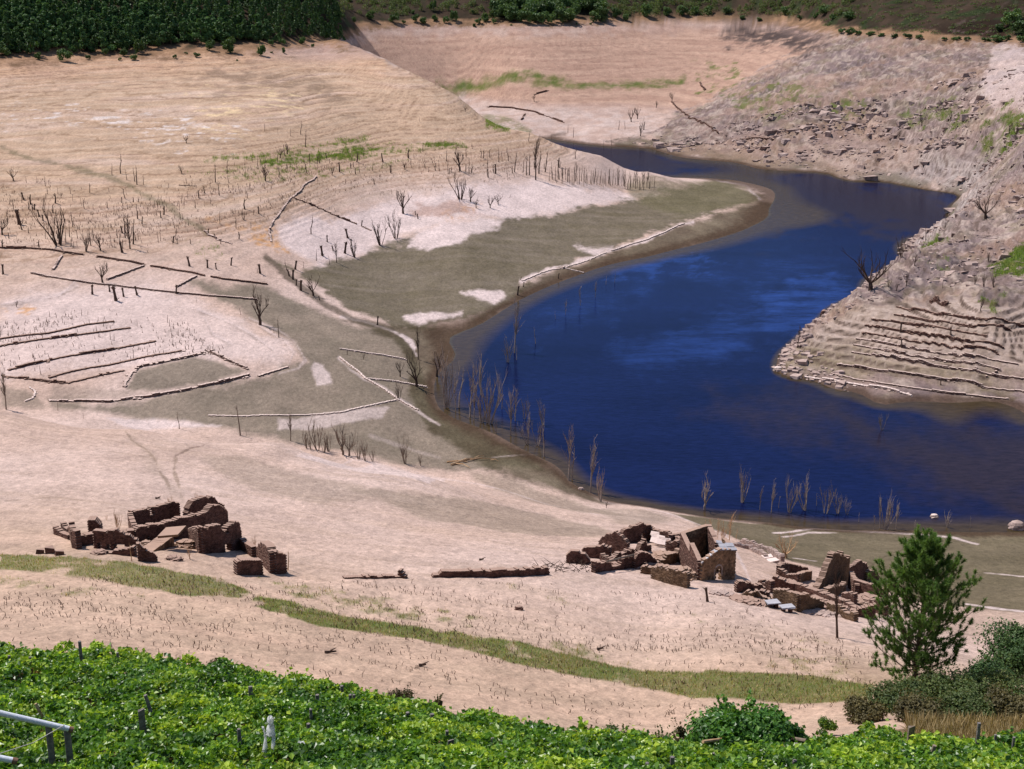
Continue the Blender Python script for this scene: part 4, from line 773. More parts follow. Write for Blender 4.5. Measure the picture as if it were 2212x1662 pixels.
wall_list([([(1052,232),(1106,233.5),(1150,242),(1185,253),(1218,265.6)],4,'curved dark wall on the far valley floor'),([(1126,260),(1136,245)],3,'short spur wall below the curved far wall'),([(1153.8,206),(1187.6,196)],3,'short dark wall near the far green strip'),([(1450,220),(1468,237),(1488.7,255.4),(1553,291)],4,'straight dark wall running down the far bank to the water'),([(1580,303),(1671,303)],3,'level dark wall above the far water edge'),([(1511,179),(1524,196)],3,'short dark wall below the far right green patch')], group='far walls', mat=M_STONE)
wall_list([([(1126.7,608),(1150,597),(1191,583),(1218,580.5),(1309.5,547)],5,'pale-topped bank wall between the olive mud and the lake'),([(1320,543),(1400,518),(1476,484)],4,'far end of the pale-topped bank wall by the lake'),([(1210,578),(1262,590)],3,'thin wall stub branching off the bank wall')], mat=M_PALEST)
TRR = [([(1937,664),(2043,680),(2128,692),(2260,711)],7),([(1932,681),(2043,696),(2105,708.5),(2186,716)],8),([(1883,692),(1960,701),(2054,713.6),(2130,726)],6),([(1868,704.5),(1976,721),(2090,739),(2168,752)],7),([(1862,719),(1960,734),(2070,753),(2165,768)],6),([(1850,733),(1950,749),(2070,770),(2200,790)],5),([(1844,746),(1959,763),(2080,784),(2162,797)],6),([(1840,762),(1960,778),(2080,798),(2240,820)],5),([(1807,789),(1942,806),(2070,824),(2230,848)],5),([(1796,808),(1905,831),(2050,851),(2180,864)],5)]
for i, (pts, h) in enumerate(TRR):
    field_wall(pts, h, f'{["topmost","second","third","fourth","fifth","sixth","seventh","eighth","ninth","lowest"][i]} stone terrace riser ' + ('' if i in (0, 9) else 'from the top ') + 'on the right bank', 'terrace risers on the right bank', M_STONE if i < 5 else M_TERR, name='terrace_wall', thick=.5, seed=4 + i, rag=.18)
field_wall([(1739,815.6),(1840,831),(1969,856)],5,'low pale wall along the water below the right terraces',None,M_PALEST)
o = field_wall([(2010,652),(2050,657)],17,'short dark stone wall block above the right terraces',None,M_STONE,rag=.1)
# --- ruined farmhouse on the left
def house(name, at, label, cat, group=None):
    return tag(empty(name, spot(*at)), label, cat, group)
h = house('ruined_house', (330,1190), 'large roofless brown stone farmhouse ruin left of the bare slope', 'ruin', 'ruins of the drowned village')
W = lambda nm, pts, prof, holes=(), mat=None, root=None, **k: wall_px(pts, prof, holes, **k).build(nm, mat or M_STONE, root or h)
W('wall', [(283,1138),(388,1128)], [(0,28),(.5,34),(.85,40),(1,38)], [(.36,.47,20,32)], seed=1, rag=.12)
W('wall', [(283,1138),(292,1156)], [(0,28),(1,18)], seed=12, rag=.1)
W('wall', [(169,1180),(207,1174),(290,1172),(388,1163),(438,1160),(488,1152)], [(0,19),(.2,22),(.35,29),(.68,44),(.75,46),(.85,63),(.93,60),(.99,48)], [(.655,.675,18,24),(.35,.37,0,10)], seed=2, rag=.15, thick=.8)
W('wall', [(402,1140),(488,1134)], [(0,30),(.12,50),(.35,56),(.62,58),(.75,48),(1,32)], seed=3, rag=.2, thick=.8)
W('wall', [(435,1196),(478,1193),(518,1185)], [(0,50),(.38,55),(.45,42),(.55,46),(.75,53),(.95,53),(1,36)], [(.5,.62,37,41),(.44,.66,-3,17)], seed=4, rag=.2, thick=.7)
W('wall', [(413,1168),(436,1196)], [(0,24),(.5,34),(1,50)], seed=5, rag=.3)
W('wall', [(518,1184),(549,1204)], [(0,20),(1,19)], seed=6, rag=.15)
W('wall', [(206,1184),(250,1188),(302,1190)], [(0,36),(.4,38),(.6,38),(.8,34),(1,12)], [(.08,.2,-3,14),(.32,.42,-3,14),(.5,.72,2,14)], seed=7, rag=.2)
W('wall', [(238,1197),(294,1202)], [(0,2),(.5,12),(1,20)], seed=8, rag=.08)
W('wall', [(298,1212),(318,1213),(341,1214)], [(0,32),(.3,22),(.6,26),(1,8)], seed=9, rag=.4)
mb = MB(); a, b = spot(318,1190), spot(372,1176); m = ppm(a); n = 9
for i in range(n):
    t = i / n; x, y = a[0] + (b[0] - a[0]) * t * .8, a[1] + (b[1] - a[1]) * t * .8; z = ground(x, y); hh = 3 + 20 * t
    mb.boxes([[x, y, z + hh * m / 2 - .2]], [[.55, .8, hh * m / 2 + .2]], .05, math.atan2(b[1] - a[1], b[0] - a[0]), i)
mb.build('stone_stair', M_TANST, h)
mb = MB(); q = [at_Y(u, a[1] + 1.2, a[2] + zz) for u, zz in ((340, 1.15), (384, 1.35))]
mb.slab([(*q[0][:2], q[0][2]), (*q[1][:2], q[1][2]), (q[1][0] + .4, q[1][1] + 2.2, q[1][2] + .1), (q[0][0] + .4, q[0][1] + 2.2, q[0][2] + .1)], .25); mb.build('stone_landing', M_TANST, h)
def one_wall(nm, cat, label, pts, prof, holes=(), mat=None, group='ruins of the drowned village', **k): return tag(wall_px(pts, prof, holes, **k).build(nm, mat or M_STONE), label, cat, group)
one_wall('ruined_wall', 'wall', 'thick broken wall block standing at the right end of the farmhouse ruin', [(563,1207),(592,1239),(613,1238)], [(0,24),(.35,44),(.7,50),(1,38)], seed=11, rag=.2, thick=.9)
one_wall('ruined_wall', 'wall', 'low square wall block in front of the farmhouse right end', [(509,1241),(564,1241)], [(0,27),(.7,31),(1,31)], seed=13, rag=.06, thick=.8)
one_wall('ruined_wall', 'wall', 'low leaning wall stub at the far left of the farmhouse ruin', [(121,1154),(138,1160),(153,1166)], [(0,14),(.4,8),(1,6)], seed=14, rag=.1)
one_wall('ruined_wall', 'wall', 'ragged wall with a tall pier end at the far left of the farmhouse', [(138,1148),(156,1160),(162,1184),(172,1187)], [(0,14),(.35,16),(.6,34),(1,36)], seed=15, rag=.3)
one_wall('stone_pier', 'pier', 'free-standing square stone pier behind the left end of the farmhouse', [(193,1152),(218,1152)], [(0,27),(.7,30),(1,18)], seed=16, rag=.2, thick=1.2)
def heap(at, wpx, hpx, n, label, mat=M_TANST, group='rubble heaps', seed=0, size=.3):
    c = spot(*at); m = ppm(c); r = np.random.default_rng(seed); ang = r.uniform(0, 6.28, n); q = np.sqrt(r.random(n)); w = wpx * m / 2
    x = c[0] + np.cos(ang) * q * w; y = c[1] + np.sin(ang) * q * w * .8
    z = np.array([ground(a, b) for a, b in zip(x, y)]) + (1 - q ** 1.5) * hpx * m * r.uniform(.6, 1, n) - .05
    mb = MB(); mb.boxes(np.c_[x, y, z], r.uniform(.4, 1.3, (n, 3)) * size * [1.2, .9, .6], .3, r.uniform(0, 3, n), seed)
    return tag(mb.build('rubble_heap', mat), label, 'rubble', group)
heap((405,1182), 46, 16, 150, 'tan rubble heap between the farmhouse stair and the front box', seed=1)
heap((318,1180), 30, 10, 70, 'small rubble heap at the foot of the farmhouse stair', seed=2)
heap((215,1196), 26, 6, 50, 'scattered stones at the foot of the farmhouse front', seed=3, mat=M_STONE)
heap((375,1210), 24, 8, 40, 'low brown stone heap in front of the farmhouse', seed=4, mat=M_STONE)
heap((590,1228), 22, 6, 30, 'few pale stones in the gap of the broken wall block', seed=5)
for (u, v, hh), lab in zip(((86,1196,10),(108,1196,15),(128,1199,10)), ('left of three dark standing stones by the green strip', 'tallest middle one of three dark standing stones', 'right of three dark standing stones by the green strip')):
    p = spot(u, v); m = ppm(p); mb = MB(); mb.boxes([[p[0], p[1], p[2] + hh * m * .4]], [[.42, .25, hh * m * .6]], .35, .3, u); tag(mb.build('standing_stone', M_STONE), lab, 'stone', 'three dark stones')
one_wall('ruined_wall', 'wall', 'tiny broken wall with loose stones right of the farmhouse', [(862,1247),(880,1250)], [(0,12),(1,8)], seed=17, rag=.4)
one_wall('garden_wall', 'wall', 'long low dark garden wall between the two groups of ruins', [(933,1247),(1010,1246),(1100,1245),(1185,1241)], [(0,3),(.08,10),(.45,14),(.75,13),(.97,14),(1,3)], seed=18, rag=.12, thick=.7)
one_wall('garden_wall', 'wall', 'thin low dark wall left of the long garden wall', [(742,1250),(800,1249),(870,1248)], [(0,2),(.5,4),(1,5)], seed=19, rag=.08)
# --- middle ruins, left of the chapel
h = house('ruined_house', (1340,1205), 'collapsed brown house ruin with pale roof debris left of the chapel', 'ruin', 'ruins of the drowned village')
W('wall', [(1223,1216),(1275,1220)], [(0,21),(.5,25),(.8,18),(1,7)], seed=21, rag=.2)
W('wall', [(1258,1203),(1320,1211)], [(0,18),(.5,26),(1,28)], seed=22, rag=.2)
W('wall', [(1296,1190),(1325,1196),(1357,1202)], [(0,22),(.3,38),(.55,44),(.8,40),(1,28)], seed=23, rag=.2)
W('wall', [(1341,1174),(1404,1170)], [(0,26),(.45,34),(.65,38),(1,32)], [(.66,.78,3,20)], seed=24, rag=.15)
W('wall', [(1404,1170),(1447,1178)], [(0,30),(.5,24),(1,24)], seed=25, rag=.15)
W('wall', [(1447,1180),(1495,1174)], [(0,22),(1,22)], seed=26, rag=.1)
W('wall', [(1281,1237),(1317,1232),(1366,1226)], [(0,20),(.4,16),(.45,8),(.68,8),(.7,22),(1,24)], seed=27, rag=.06)
W('wall', [(1368,1228),(1392,1226),(1419,1224)], [(0,22),(.3,34),(.65,26),(1,9)], [(.4,.66,-3,13)], seed=28, rag=.1)
mb = MB(); q = [spot(u, v) for u, v in ((1404,1170),(1447,1180),(1436,1190),(1400,1184))]; hh = (1.7, 1.2, .3, .5)
for k in range(14):
    a, b = rs.uniform(0, .85), rs.uniform(0, .8); base = [(1 - b) * ((1 - a) * np.array(q[0]) + a * np.array(q[1])) + b * ((1 - a) * np.array(q[3]) + a * np.array(q[2]))][0]
    z = ground(base[0], base[1]) + (1.8 - 1.5 * b) * (1 - .3 * a) + random.uniform(-.1, .15); t = random.uniform(-.4, .4); c, s_ = math.cos(t), math.sin(t); L1, L2 = random.uniform(.5, 1.3), random.uniform(.4, .9)
    mb.slab([(base[0], base[1], z), (base[0] + L1 * c, base[1] + L1 * s_, z - random.uniform(0, .2)), (base[0] + L1 * c + L2 * s_, base[1] + L1 * s_ - L2 * c, z - .45), (base[0] + L2 * s_, base[1] - L2 * c, z - .35)], .08)
mb.build('roof_slabs', M_PALEST, h)
mb = MB(); a, b = spot(1310,1236), spot(1372,1226); mb.tube([(a[0], a[1], a[2] + 1.3), (b[0], b[1], b[2] + 1.7)], .12, 5); mb.build('roof_beam', M_GREYW, h)
heap((1435,1205), 80, 12, 240, 'broad heap of pale rubble and slabs between the collapsed house and the chapel', seed=6, mat=M_TANST, size=.38)
heap((1395,1200), 60, 8, 120, 'brown rubble spilling from the collapsed house', seed=7, mat=M_STONE2)
one_wall('ruined_wall', 'wall', 'olive brown rubble wall on the slope just below the chapel', [(1410,1250),(1458,1264),(1487,1271)], [(0,20),(.35,28),(.7,28),(1,26)], mat=M_STONE2, seed=29, rag=.3)
heap((1478,1250), 52, 26, 260, 'tall tan mound of earth and stones against the chapel side', seed=8, mat=M_TANST, size=.36)
mb = MB(); rr = np.random.default_rng(4)
for k in range(70):
    p = spot(rr.uniform(1150,1280), rr.uniform(1218,1236)); d = rr.uniform(0, 6.28); L = rr.uniform(.4, 1.6); e = rr.uniform(0, .9)
    mb.tube([(p[0], p[1], p[2]), (p[0] + L * math.cos(d), p[1] + L * math.sin(d) * .5, p[2] + L * e)], [.05, .02], 4, cap=False)
tag(mb.build('driftwood_pile', M_DEAD), 'tangle of thin sticks left of the collapsed house ruin', 'driftwood')
# --- the chapel
FL, FR, BL, ML = [np.array(spot(*p)) for p in ((1511,1254),(1582,1252),(1472,1216),(1492,1236))]
m = ppm(FL); back = (ML - FL)[:2]; wid = (FR - FL)[:2]; lv = FL[2]
ch = tag(empty('ruined_chapel', (FL + FR) / 2), 'small gabled stone chapel with arched doorway among the right ruins', 'chapel', 'ruins of the drowned village')
P3 = lambda base, f=0., w=0.: (base[0] + back[0] * f + wid[0] * w, base[1] + back[1] * f + wid[1] * w, 0)
masonry([FL, FR], [(0,41*m),(.5,57*m),(.57,57*m),(1,42*m)], .55, .3, .22, 1.2, [(.43,.63,-2,12*m),(.46,.60,12*m-.05,16*m),(.49,.53,35*m,40*m)], 31, .03, level=lv).build('facade', M_TANST, ch)
masonry([FL, P3(FL, 1)], [(0,41*m),(1,44*m)], .55, .3, .22, 2.0, (), 32, .06, level=lv).build('side_wall', M_STONE, ch)
masonry([FR, P3(FR, 1)], [(0,41*m),(.4,34*m),(1,30*m)], .55, .3, .22, 2.0, (), 33, .25, level=lv).build('side_wall', M_STONE2, ch)
z2 = ground(*ML[:2]); bk = (BL - ML)[:2]; C3 = ML[:2] + wid * .8; B3 = BL[:2] + wid * .82
masonry([ML, BL], [(0,55*m),(1,55*m)], .6, .3, .22, 2.0, (), 34, .05, level=z2 - .4).build('chancel_wall', M_STONE, ch)
masonry([BL, (*B3, 0)], [(0,55*m),(1,52*m)], .6, .3, .22, 2.5, (), 35, .05, level=z2 - .4).build('chancel_wall', M_TANST, ch)
masonry([(*B3, 0), (*C3, 0)], [(0,52*m),(1,54*m)], .6, .3, .22, 2.5, (), 36, .1, level=z2 - .4).build('chancel_wall', M_STONE, ch)
masonry([ML, (*C3, 0)], [(0,50*m),(.12,26*m),(1,24*m)], .6, .3, .22, 2.0, (), 37, .2, level=z2 - .4).build('chancel_wall', M_STONE2, ch)
mb = MB(); ap = FL[:2] + wid * .535; bn = back / np.linalg.norm(back)
def roofq(w0, h0, w1, h1, d0, d1): 
    A, B = FL[:2] + wid * w0, FL[:2] + wid * w1
    return [(*(A + bn * d0), lv + h0 * m), (*(B + bn * d0), lv + h1 * m), (*(B + bn * d1), lv + h1 * m), (*(A + bn * d1), lv + h0 * m)]
mb.slab(roofq(.56,60,1.09,45,-.35,.45), .14); mb.slab(roofq(.02,43,.32,54,-.3,.4), .14); mb.slab(roofq(.34,55,.54,60,-.3,.5), .12)
mb.slab(roofq(.6,58.5,.85,51.5,.55,1.5), .1); mb.slab(roofq(.82,53,1.06,46,.6,1.7), .1); mb.slab(roofq(.58,59.5,.74,54.5,1.6,2.4), .1)
mb.build('roof_slates', M_SLATE, ch)
mb = MB(); a = FL[:2] + wid * .53
an = np.linspace(0, math.pi, 9); ww = np.linalg.norm(wid) * .105; wu = wid / np.linalg.norm(wid)
pts = [(*(a + wu * ww * 1.12 * c), lv + 11.5 * m + ww * 1.1 * s) for c, s in zip(np.cos(an), np.sin(an))]
pts = [(pts[0][0], pts[0][1], lv - .2)] + pts + [(pts[-1][0], pts[-1][1], lv - .2)]; pts = [(x - bn[0] * .3, y - bn[1] * .3, z) for x, y, z in pts]
mb.tube(pts, .1, 5); mb.build('door_arch', M_PALEST, ch)
W('wall', [(1322,1222),(1345,1216),(1368,1212)], [(0,14),(.5,24),(1,20)], seed=61, rag=.25)
W('wall', [(1376,1204),(1402,1198)], [(0,20),(.5,28),(1,16)], seed=62, rag=.3)
W('wall', [(1440,1196),(1466,1200)], [(0,24),(1,26)], seed=63, rag=.2)
W('wall', [(1424,1222),(1448,1218),(1466,1212)], [(0,12),(.5,20),(1,24)], mat=M_STONE2, seed=64, rag=.3)
heap((1350,1218), 90, 8, 170, 'dark broken stones filling the floor of the collapsed house', mat=M_STONE, seed=21, size=.34)
W('wall', [(1385,1238),(1410,1242)], [(0,10),(1,18)], mat=M_STONE2, seed=73, rag=.3)
W('wall', [(1456,1176),(1472,1190),(1480,1206)], [(0,18),(1,26)], seed=74, rag=.25)
W('wall', [(1300,1216),(1330,1228)], [(0,16),(1,10)], seed=75, rag=.3)
heap((1400,1226), 80, 8, 160, 'dark broken stones in front of the small hut gable', mat=M_STONE, seed=28, size=.34)
heap((1300,1222), 60, 6, 100, 'dark stones between the two low front walls', mat=M_STONE, seed=29, size=.32)
heap((1440,1236), 70, 10, 150, 'brown rubble bank between the olive wall and the tan mound', mat=M_STONE2, seed=22, size=.34)
# --- right ruins
h = house('ruined_house', (1745,1285), 'long roofless brown ruin with a tall broken tower wall near the pine', 'ruin', 'ruins of the drowned village')
W('tower_wall', [(1762,1272),(1792,1266),(1826,1263)], [(0,3),(.3,30),(.45,52),(.58,66),(.9,63),(1,55)], mat=M_STONE2, seed=41, rag=.35, thick=.8)
W('wall', [(1828,1258),(1870,1252)], [(0,30),(.3,36),(.6,40),(1,28)], seed=42, rag=.2)
W('wall', [(1868,1254),(1895,1252)], [(0,16),(.5,20),(1,10)], mat=M_STONE2, seed=43, rag=.3)
W('wall', [(1843,1284),(1912,1304)], [(0,31),(.5,30),(1,30)], seed=44, rag=.12)
W('wall', [(1668,1268),(1720,1281),(1760,1292),(1812,1312),(1853,1330)], [(0,22),(.3,17),(.6,17),(.8,18),(1,13)], seed=45, rag=.1, thick=.7)
W('wall', [(1672,1302),(1700,1312),(1724,1322),(1750,1322),(1774,1318)], [(0,28),(.3,36),(.6,36),(.85,24),(1,14)], mat=M_STONE2, seed=46, rag=.2)
W('wall', [(1588,1279),(1615,1281),(1649,1284)], [(0,22),(.5,20),(1,16)], seed=47, rag=.15)
W('wall', [(1756,1300),(1813,1324)], [(0,12),(1,10)], seed=48, rag=.1)
W('wall', [(1812,1326),(1850,1332),(1890,1338)], [(0,10),(.6,20),(1,26)], seed=49, rag=.3)
h = house('ruined_house', (1710,1250), 'small square brown ruin on the slope behind the long right ruin', 'ruin', 'ruins of the drowned village')
W('wall', [(1681,1244),(1700,1238),(1741,1243)], [(0,18),(.3,22),(1,15)], seed=51, rag=.1)
W('wall', [(1681,1244),(1724,1259)], [(0,18),(.5,8),(1,16)], seed=52, rag=.15)
W('wall', [(1724,1259),(1749,1252)], [(0,17),(1,16)], mat=M_TANST, seed=53, rag=.06)
W('wall', [(1775,1292),(1800,1286),(1822,1284)], [(0,10),(.5,16),(1,22)], mat=M_STONE2, seed=65, rag=.25)
W('wall', [(1640,1290),(1662,1296)], [(0,12),(1,16)], seed=66, rag=.25)
W('wall', [(1820,1300),(1846,1308)], [(0,18),(1,24)], seed=67, rag=.25)
W('wall', [(1604,1292),(1632,1300),(1664,1306)], [(0,14),(.5,18),(1,12)], mat=M_STONE2, seed=68, rag=.35)
W('wall', [(1640,1270),(1668,1282)], [(0,10),(1,22)], seed=69, rag=.3)
W('wall', [(1790,1320),(1822,1334),(1850,1344)], [(0,14),(.5,20),(1,14)], mat=M_STONE2, seed=70, rag=.35)
W('wall', [(1836,1270),(1850,1288)], [(0,30),(1,24)], seed=71, rag=.3)
W('wall', [(1880,1320),(1915,1332)], [(0,26),(1,22)], seed=72, rag=.3)
heap((1625,1300), 90, 9, 170, 'dark jumble of stones between the chapel and the long right ruin', mat=M_STONE, seed=25, size=.34)
heap((1800,1310), 120, 9, 200, 'dark rubble sloping down in front of the tower wall', mat=M_STONE, seed=26, size=.34)
heap((1705,1262), 60, 7, 110, 'dark rubble floor of the small square ruin', mat=M_STONE, seed=27, size=.3)
heap((1740,1304), 110, 9, 200, 'dark broken stones along the middle of the long right ruin', mat=M_STONE, seed=23, size=.34)
heap((1880,1300), 60, 14, 160, 'brown tumbled masonry half hidden by the pine', mat=M_STONE, seed=24, size=.4)
heap((1770,1326), 90, 6, 130, 'scatter of grey stones along the foot of the long right ruin', seed=9, mat=M_ROCK)
heap((1850,1306), 50, 12, 120, 'brown rubble between the tower wall and the pine', seed=10, mat=M_STONE2)
heap((1640,1290), 60, 10, 90, 'pile of broken slabs and sticks left of the long right ruin', seed=11, mat=M_TANST)
heap((1560,1284), 44, 6, 60, 'low pile of dark stones on the slope below the chapel door', seed=12, mat=M_ROCK)
for (u, v), lab in (((1669,1312),'left of two flat slabs raised on stones below the right ruins'),((1700,1322),'right of two flat slabs raised on stones below the right ruins')):
    p = spot(u, v); t = tag(empty('stone_table', p), lab, 'slab', 'two raised slabs')
    mb = MB(); mb.boxes([[p[0], p[1], p[2] + .62]], [[.75, .5, .07]], .15, .2, u); mb.build('slab', M_SLATE, t)
    mb = MB(); mb.boxes([[p[0] - .4, p[1], p[2] + .25], [p[0] + .35, p[1], p[2] + .25]], [[.18, .25, .3]] * 2, .2, .2, u); mb.build('support_stone', M_STONE, t)
one_wall('ruined_wall', 'wall', 'dark sunken wall running down from the chapel to the shore', [(1600,1172),(1660,1192),(1690,1215)], [(0,6),(.5,10),(1,12)], seed=55, rag=.25, mat=M_ROCK, group=None)
one_wall('ruined_wall', 'wall', 'low stone line with two pale slabs behind the chapel', [(1580,1178),(1620,1188),(1655,1206)], [(0,5),(.6,6),(1,6)], seed=56, rag=.25, mat=M_ROCK, group=None)
for (u, v), lab in (((1657,1206),'upper of two pale flat slabs behind the chapel'),((1668,1214),'lower of two pale flat slabs behind the chapel')):
    p = spot(u, v); mb = MB(); mb.boxes([[p[0], p[1], p[2] + .2]], [[.8, .6, .16]], .2, .3, u); tag(mb.build('flat_stone', M_PALEST), lab, 'stone')
# --- single boulders
for (u, v, w, hh), lab, mt in (((1681,800,22,9),'rounded white boulder in the water off the tip of the right bank',M_PALEST),((2018,1118,20,9),'white boulder standing in the water near the right shore',M_PALEST),((2196,1142,36,20),'dark rock breaking the water at the right edge',M_ROCK),((1745,728,24,10),'pale ledge rock at the water edge of the right bank',M_ROCK),((1780,680,16,12),'dark angular rock at the water edge of the right bank',M_STONE),((1121,1317,20,10),'lone dark clod on the pale slope below the long garden wall',M_STONE),((1255,1058,14,6),'small rock at the mud edge by the dune foot',M_ROCK)):
    p = spot(u, v); mm = ppm(p); mb = MB(); rr = np.random.default_rng(u); n = 9
    tt = np.linspace(0, math.pi, n); V = []; 
    for i in range(7):
        f = -.4 + 1.4 * i / 6; rad = math.sqrt(max(0, 1 - max(f, 0) ** 2.2)) * .98 + .02
        V += [(p[0] + math.cos(q) * rad * w * mm / 2 * rr.uniform(.85, 1.15), p[1] + math.sin(q) * rad * w * mm / 2.6 * rr.uniform(.85, 1.15), p[2] + f * hh * mm) for q in np.linspace(0, 6.283, 12)[:-1]]
    Fc = [[i * 11 + k, i * 11 + (k + 1) % 11, (i + 1) * 11 + (k + 1) % 11, (i + 1) * 11 + k] for i in range(6) for k in range(11)]
    mb.add(V, Fc); tag(mb.build('boulder', mt), lab, 'boulder')
# --- drift logs
mb = MB(); a = np.array(spot(968,1003)); m = ppm(a)
for (x0, y0, x1, y1, r_) in ((975,1006,1040,990,.25),(1000,998,1070,993,.16),(965,1000,1010,1000,.2),(985,1004,1015,1012,.12),(1020,994,1050,986,.1),(1060,996,1078,998,.1)):
    p, q = spot(x0, y0), spot(x1, y1); mb.tube([(p[0], p[1], p[2] + .2), ((p[0] + q[0]) / 2, (p[1] + q[1]) / 2, max(p[2], q[2]) + .45), (q[0], q[1], q[2] + .15)], [r_, r_ * .8, r_ * .4], 5)
tag(mb.build('drift_log', M_TANW), 'pale branching drift log on the mud at the dune foot', 'log')
for (u, v, L, d), lab in zip(((702,1412,26,.5),(1035,1211,10,.1),(386,401,40,-.1),(336,1078,10,0),(1290,1405,14,.4),(905,1440,16,.3)), ('dark fallen branch on the slope above the vineyard','short dark log on the pale slope left of the ruins','fallen pole lying high on the left hill','small dark stick on the slope above the left ruins','small fallen branch in the green strip','small fallen branch on the slope above the vineyard middle')):
    p = spot(u, v); mm = ppm(p); mb = MB(); x1 = p[0] + L * mm * math.cos(d); y1 = p[1] + L * mm * math.sin(d)
    mb.tube([(p[0], p[1], p[2] + .12), (x1, y1, ground(x1, y1) + .2)], [.14, .07], 5); mb.tube([((p[0] + x1) / 2, (p[1] + y1) / 2, p[2] + .15), ((p[0] + x1) / 2 + .5, (p[1] + y1) / 2 - .2, p[2] + .5)], [.07, .03], 4)
    tag(mb.build('fallen_branch', M_DEAD), lab, 'branch')
# ================================================================== VEGETATION, VINEYARD, LOOSE STONES
def stuff(o): o['kind'] = 'stuff'; return o
# --- forest on the left hill, bushes along the old waterline
def crown(n, rx, rz, z0, seed, leaf, shape='pine', lobes=9):
    r = np.random.default_rng(seed); mb = MB(); P0, T0, N0 = [], [], []
    for k in range(lobes):
        f = k / max(lobes - 1, 1)
        if shape == 'pine': c = np.array([r.normal() * rx * .35 * (1 - f * .7), r.normal() * rx * .35 * (1 - f * .7), z0 + f * rz * .92]); rad = rx * (.62 - .38 * f) * r.uniform(.8, 1.2); sq = .7
        else:
            a = r.uniform(0, 6.28); q = r.uniform(.2, .75); c = np.array([math.cos(a) * rx * q, math.sin(a) * rx * q, z0 + rz * r.uniform(.25, .72)]); rad = rx * r.uniform(.35, .55); sq = .8
        m = int(n / lobes * (.86 if shape == 'bush' else 1)); d = r.normal(size=(m, 3)); d /= np.linalg.norm(d, axis=1)[:, None]; q = r.uniform(.45, 1.08, m)[:, None]
        p = c + d * q * rad * [1, 1, sq]; p[:, 2] = np.maximum(p[:, 2], .03); P0.append(p); N0.append(d + [0, 0, .5]); T0.append(np.clip(r.normal(.45, .2, m) + r.normal() * .12, 0, 1))
    if shape == 'bush':
        for k in range(int(8 + n / 220)):
            a = r.uniform(0, 6.28); q = r.uniform(.3, .95); c = np.array([math.cos(a) * rx * q * .8, math.sin(a) * rx * q * .8, z0 + rz * (.95 - .6 * q) * r.uniform(.7, 1)]); e = np.array([math.cos(a) * q * .6, math.sin(a) * q * .6, 1.0]) + r.normal(size=3) * .25
            m = max(4, int(n * .14 / (8 + n / 220))); f = r.random((m, 1)); P0.append(c + e * f * rz * r.uniform(.12, .34) + r.normal(size=(m, 3)) * rx * .045 * (1.2 - f)); N0.append(r.normal(size=(m, 3)) + [0, 0, .5]); T0.append(np.clip(r.normal(.6, .2, m), 0, 1))
    mb.leaves(np.concatenate(P0), leaf, np.concatenate(N0), seed, np.concatenate(T0), .7, .5); return mb
def pine_parts(seed):
    r = np.random.default_rng(seed); t = MB(); t.tube([[0, 0, -.05], [r.normal() * .01, 0, .4], [0, r.normal() * .01, .92]], [.022, .016, .004], 5)
    return t.mesh('trunk'), crown(700, .29, .78, .2, seed, .10, 'pine', 9).mesh('crown')
pines = [pine_parts(s) for s in (1, 2, 3, 4)]
for t, c in pines: t.materials.append(M_BARK); c.materials.append(M_FOREST)
cand = []; rr = random.Random(21)
y = 640.0
while y < 985:
    x = -330.0 + rr.uniform(0, 4)
    while x < -70:
        px, py = x + rr.uniform(-1.8, 1.8), y + rr.uniform(-2, 2); z = ground(px, py); u, v = project(px, py, z)
        er = float(edge_r(EDGE_L, math.atan2(px, py))); d = math.hypot(px, py) - er
        if -70 < u < (738 if d > 8 else 712) and d < 125 and d > 1 + 13 * vnoise(np.array(px / 9), np.array(py / 9), 4) ** 2 and v > -75: cand.append((math.hypot(px, py), px, py, z))
        x += 5.0
    y += 5.4
cand.sort(); rest = MB()
for i, (d, px, py, z) in enumerate(cand):
    H = rr.uniform(7.5, 14.5) * (.75 if rr.random() < .15 else 1); t, c = pines[i % 4]
    if i < 290:
        o = empty('pine_tree', (px, py, z), rr.uniform(0, 6.28)); o.scale = (H * rr.uniform(.9, 1.25),) * 2 + (H,)
        obj('trunk', t, None, o); obj('crown', c, None, o); tag(o, 'dark green pine in the dense plantation on the left hilltop', 'pine tree', 'pines of the left plantation')
    else:
        r2 = np.random.default_rng(i); n = 150; dd = r2.normal(size=(n, 3)); dd /= np.linalg.norm(dd, axis=1)[:, None]; h = r2.uniform(.3, 1, n)
        p = np.array([px, py, z]) + np.c_[dd[:, :2] * (H * .24 * (1.15 - h))[:, None], h * H]; rest.leaves(p, 1.15, dd + [0, 0, .6], i, np.clip(r2.normal(.45, .2, n) + r2.normal() * .1, 0, 1), .7, .5)
stuff(rest.build('far_pine_wood', M_FOREST))
M_SCRUBG = foliage('gorse_leaves', (.05,.10,.03), (.085,.145,.042), (.14,.20,.06), .22)
bushes = [crown(700, .56, 1.0, 0, 40 + k, .15, 'bush', 8).mesh('bush') for k in range(4)]
for b_ in bushes: b_.materials.append(M_SCRUBG)
def bush_at(p, w, h, label, group=None, mesh=None, name='bush', cat='bush'):
    o = obj(name, mesh or bushes[rr.randrange(4)]); o.location = p; o.scale = (w / 1.15, w / 1.15, h); o.rotation_euler.z = rr.uniform(0, 6.28); return tag(o, label, cat, group)
def bush_px(u, v, wpx, hpx, label, group=None, **k):
    p = spot(u, v); m = ppm(p); return bush_at((p[0], p[1], p[2] - .1), wpx * m, hpx * m * 1.15, label, group, **k)
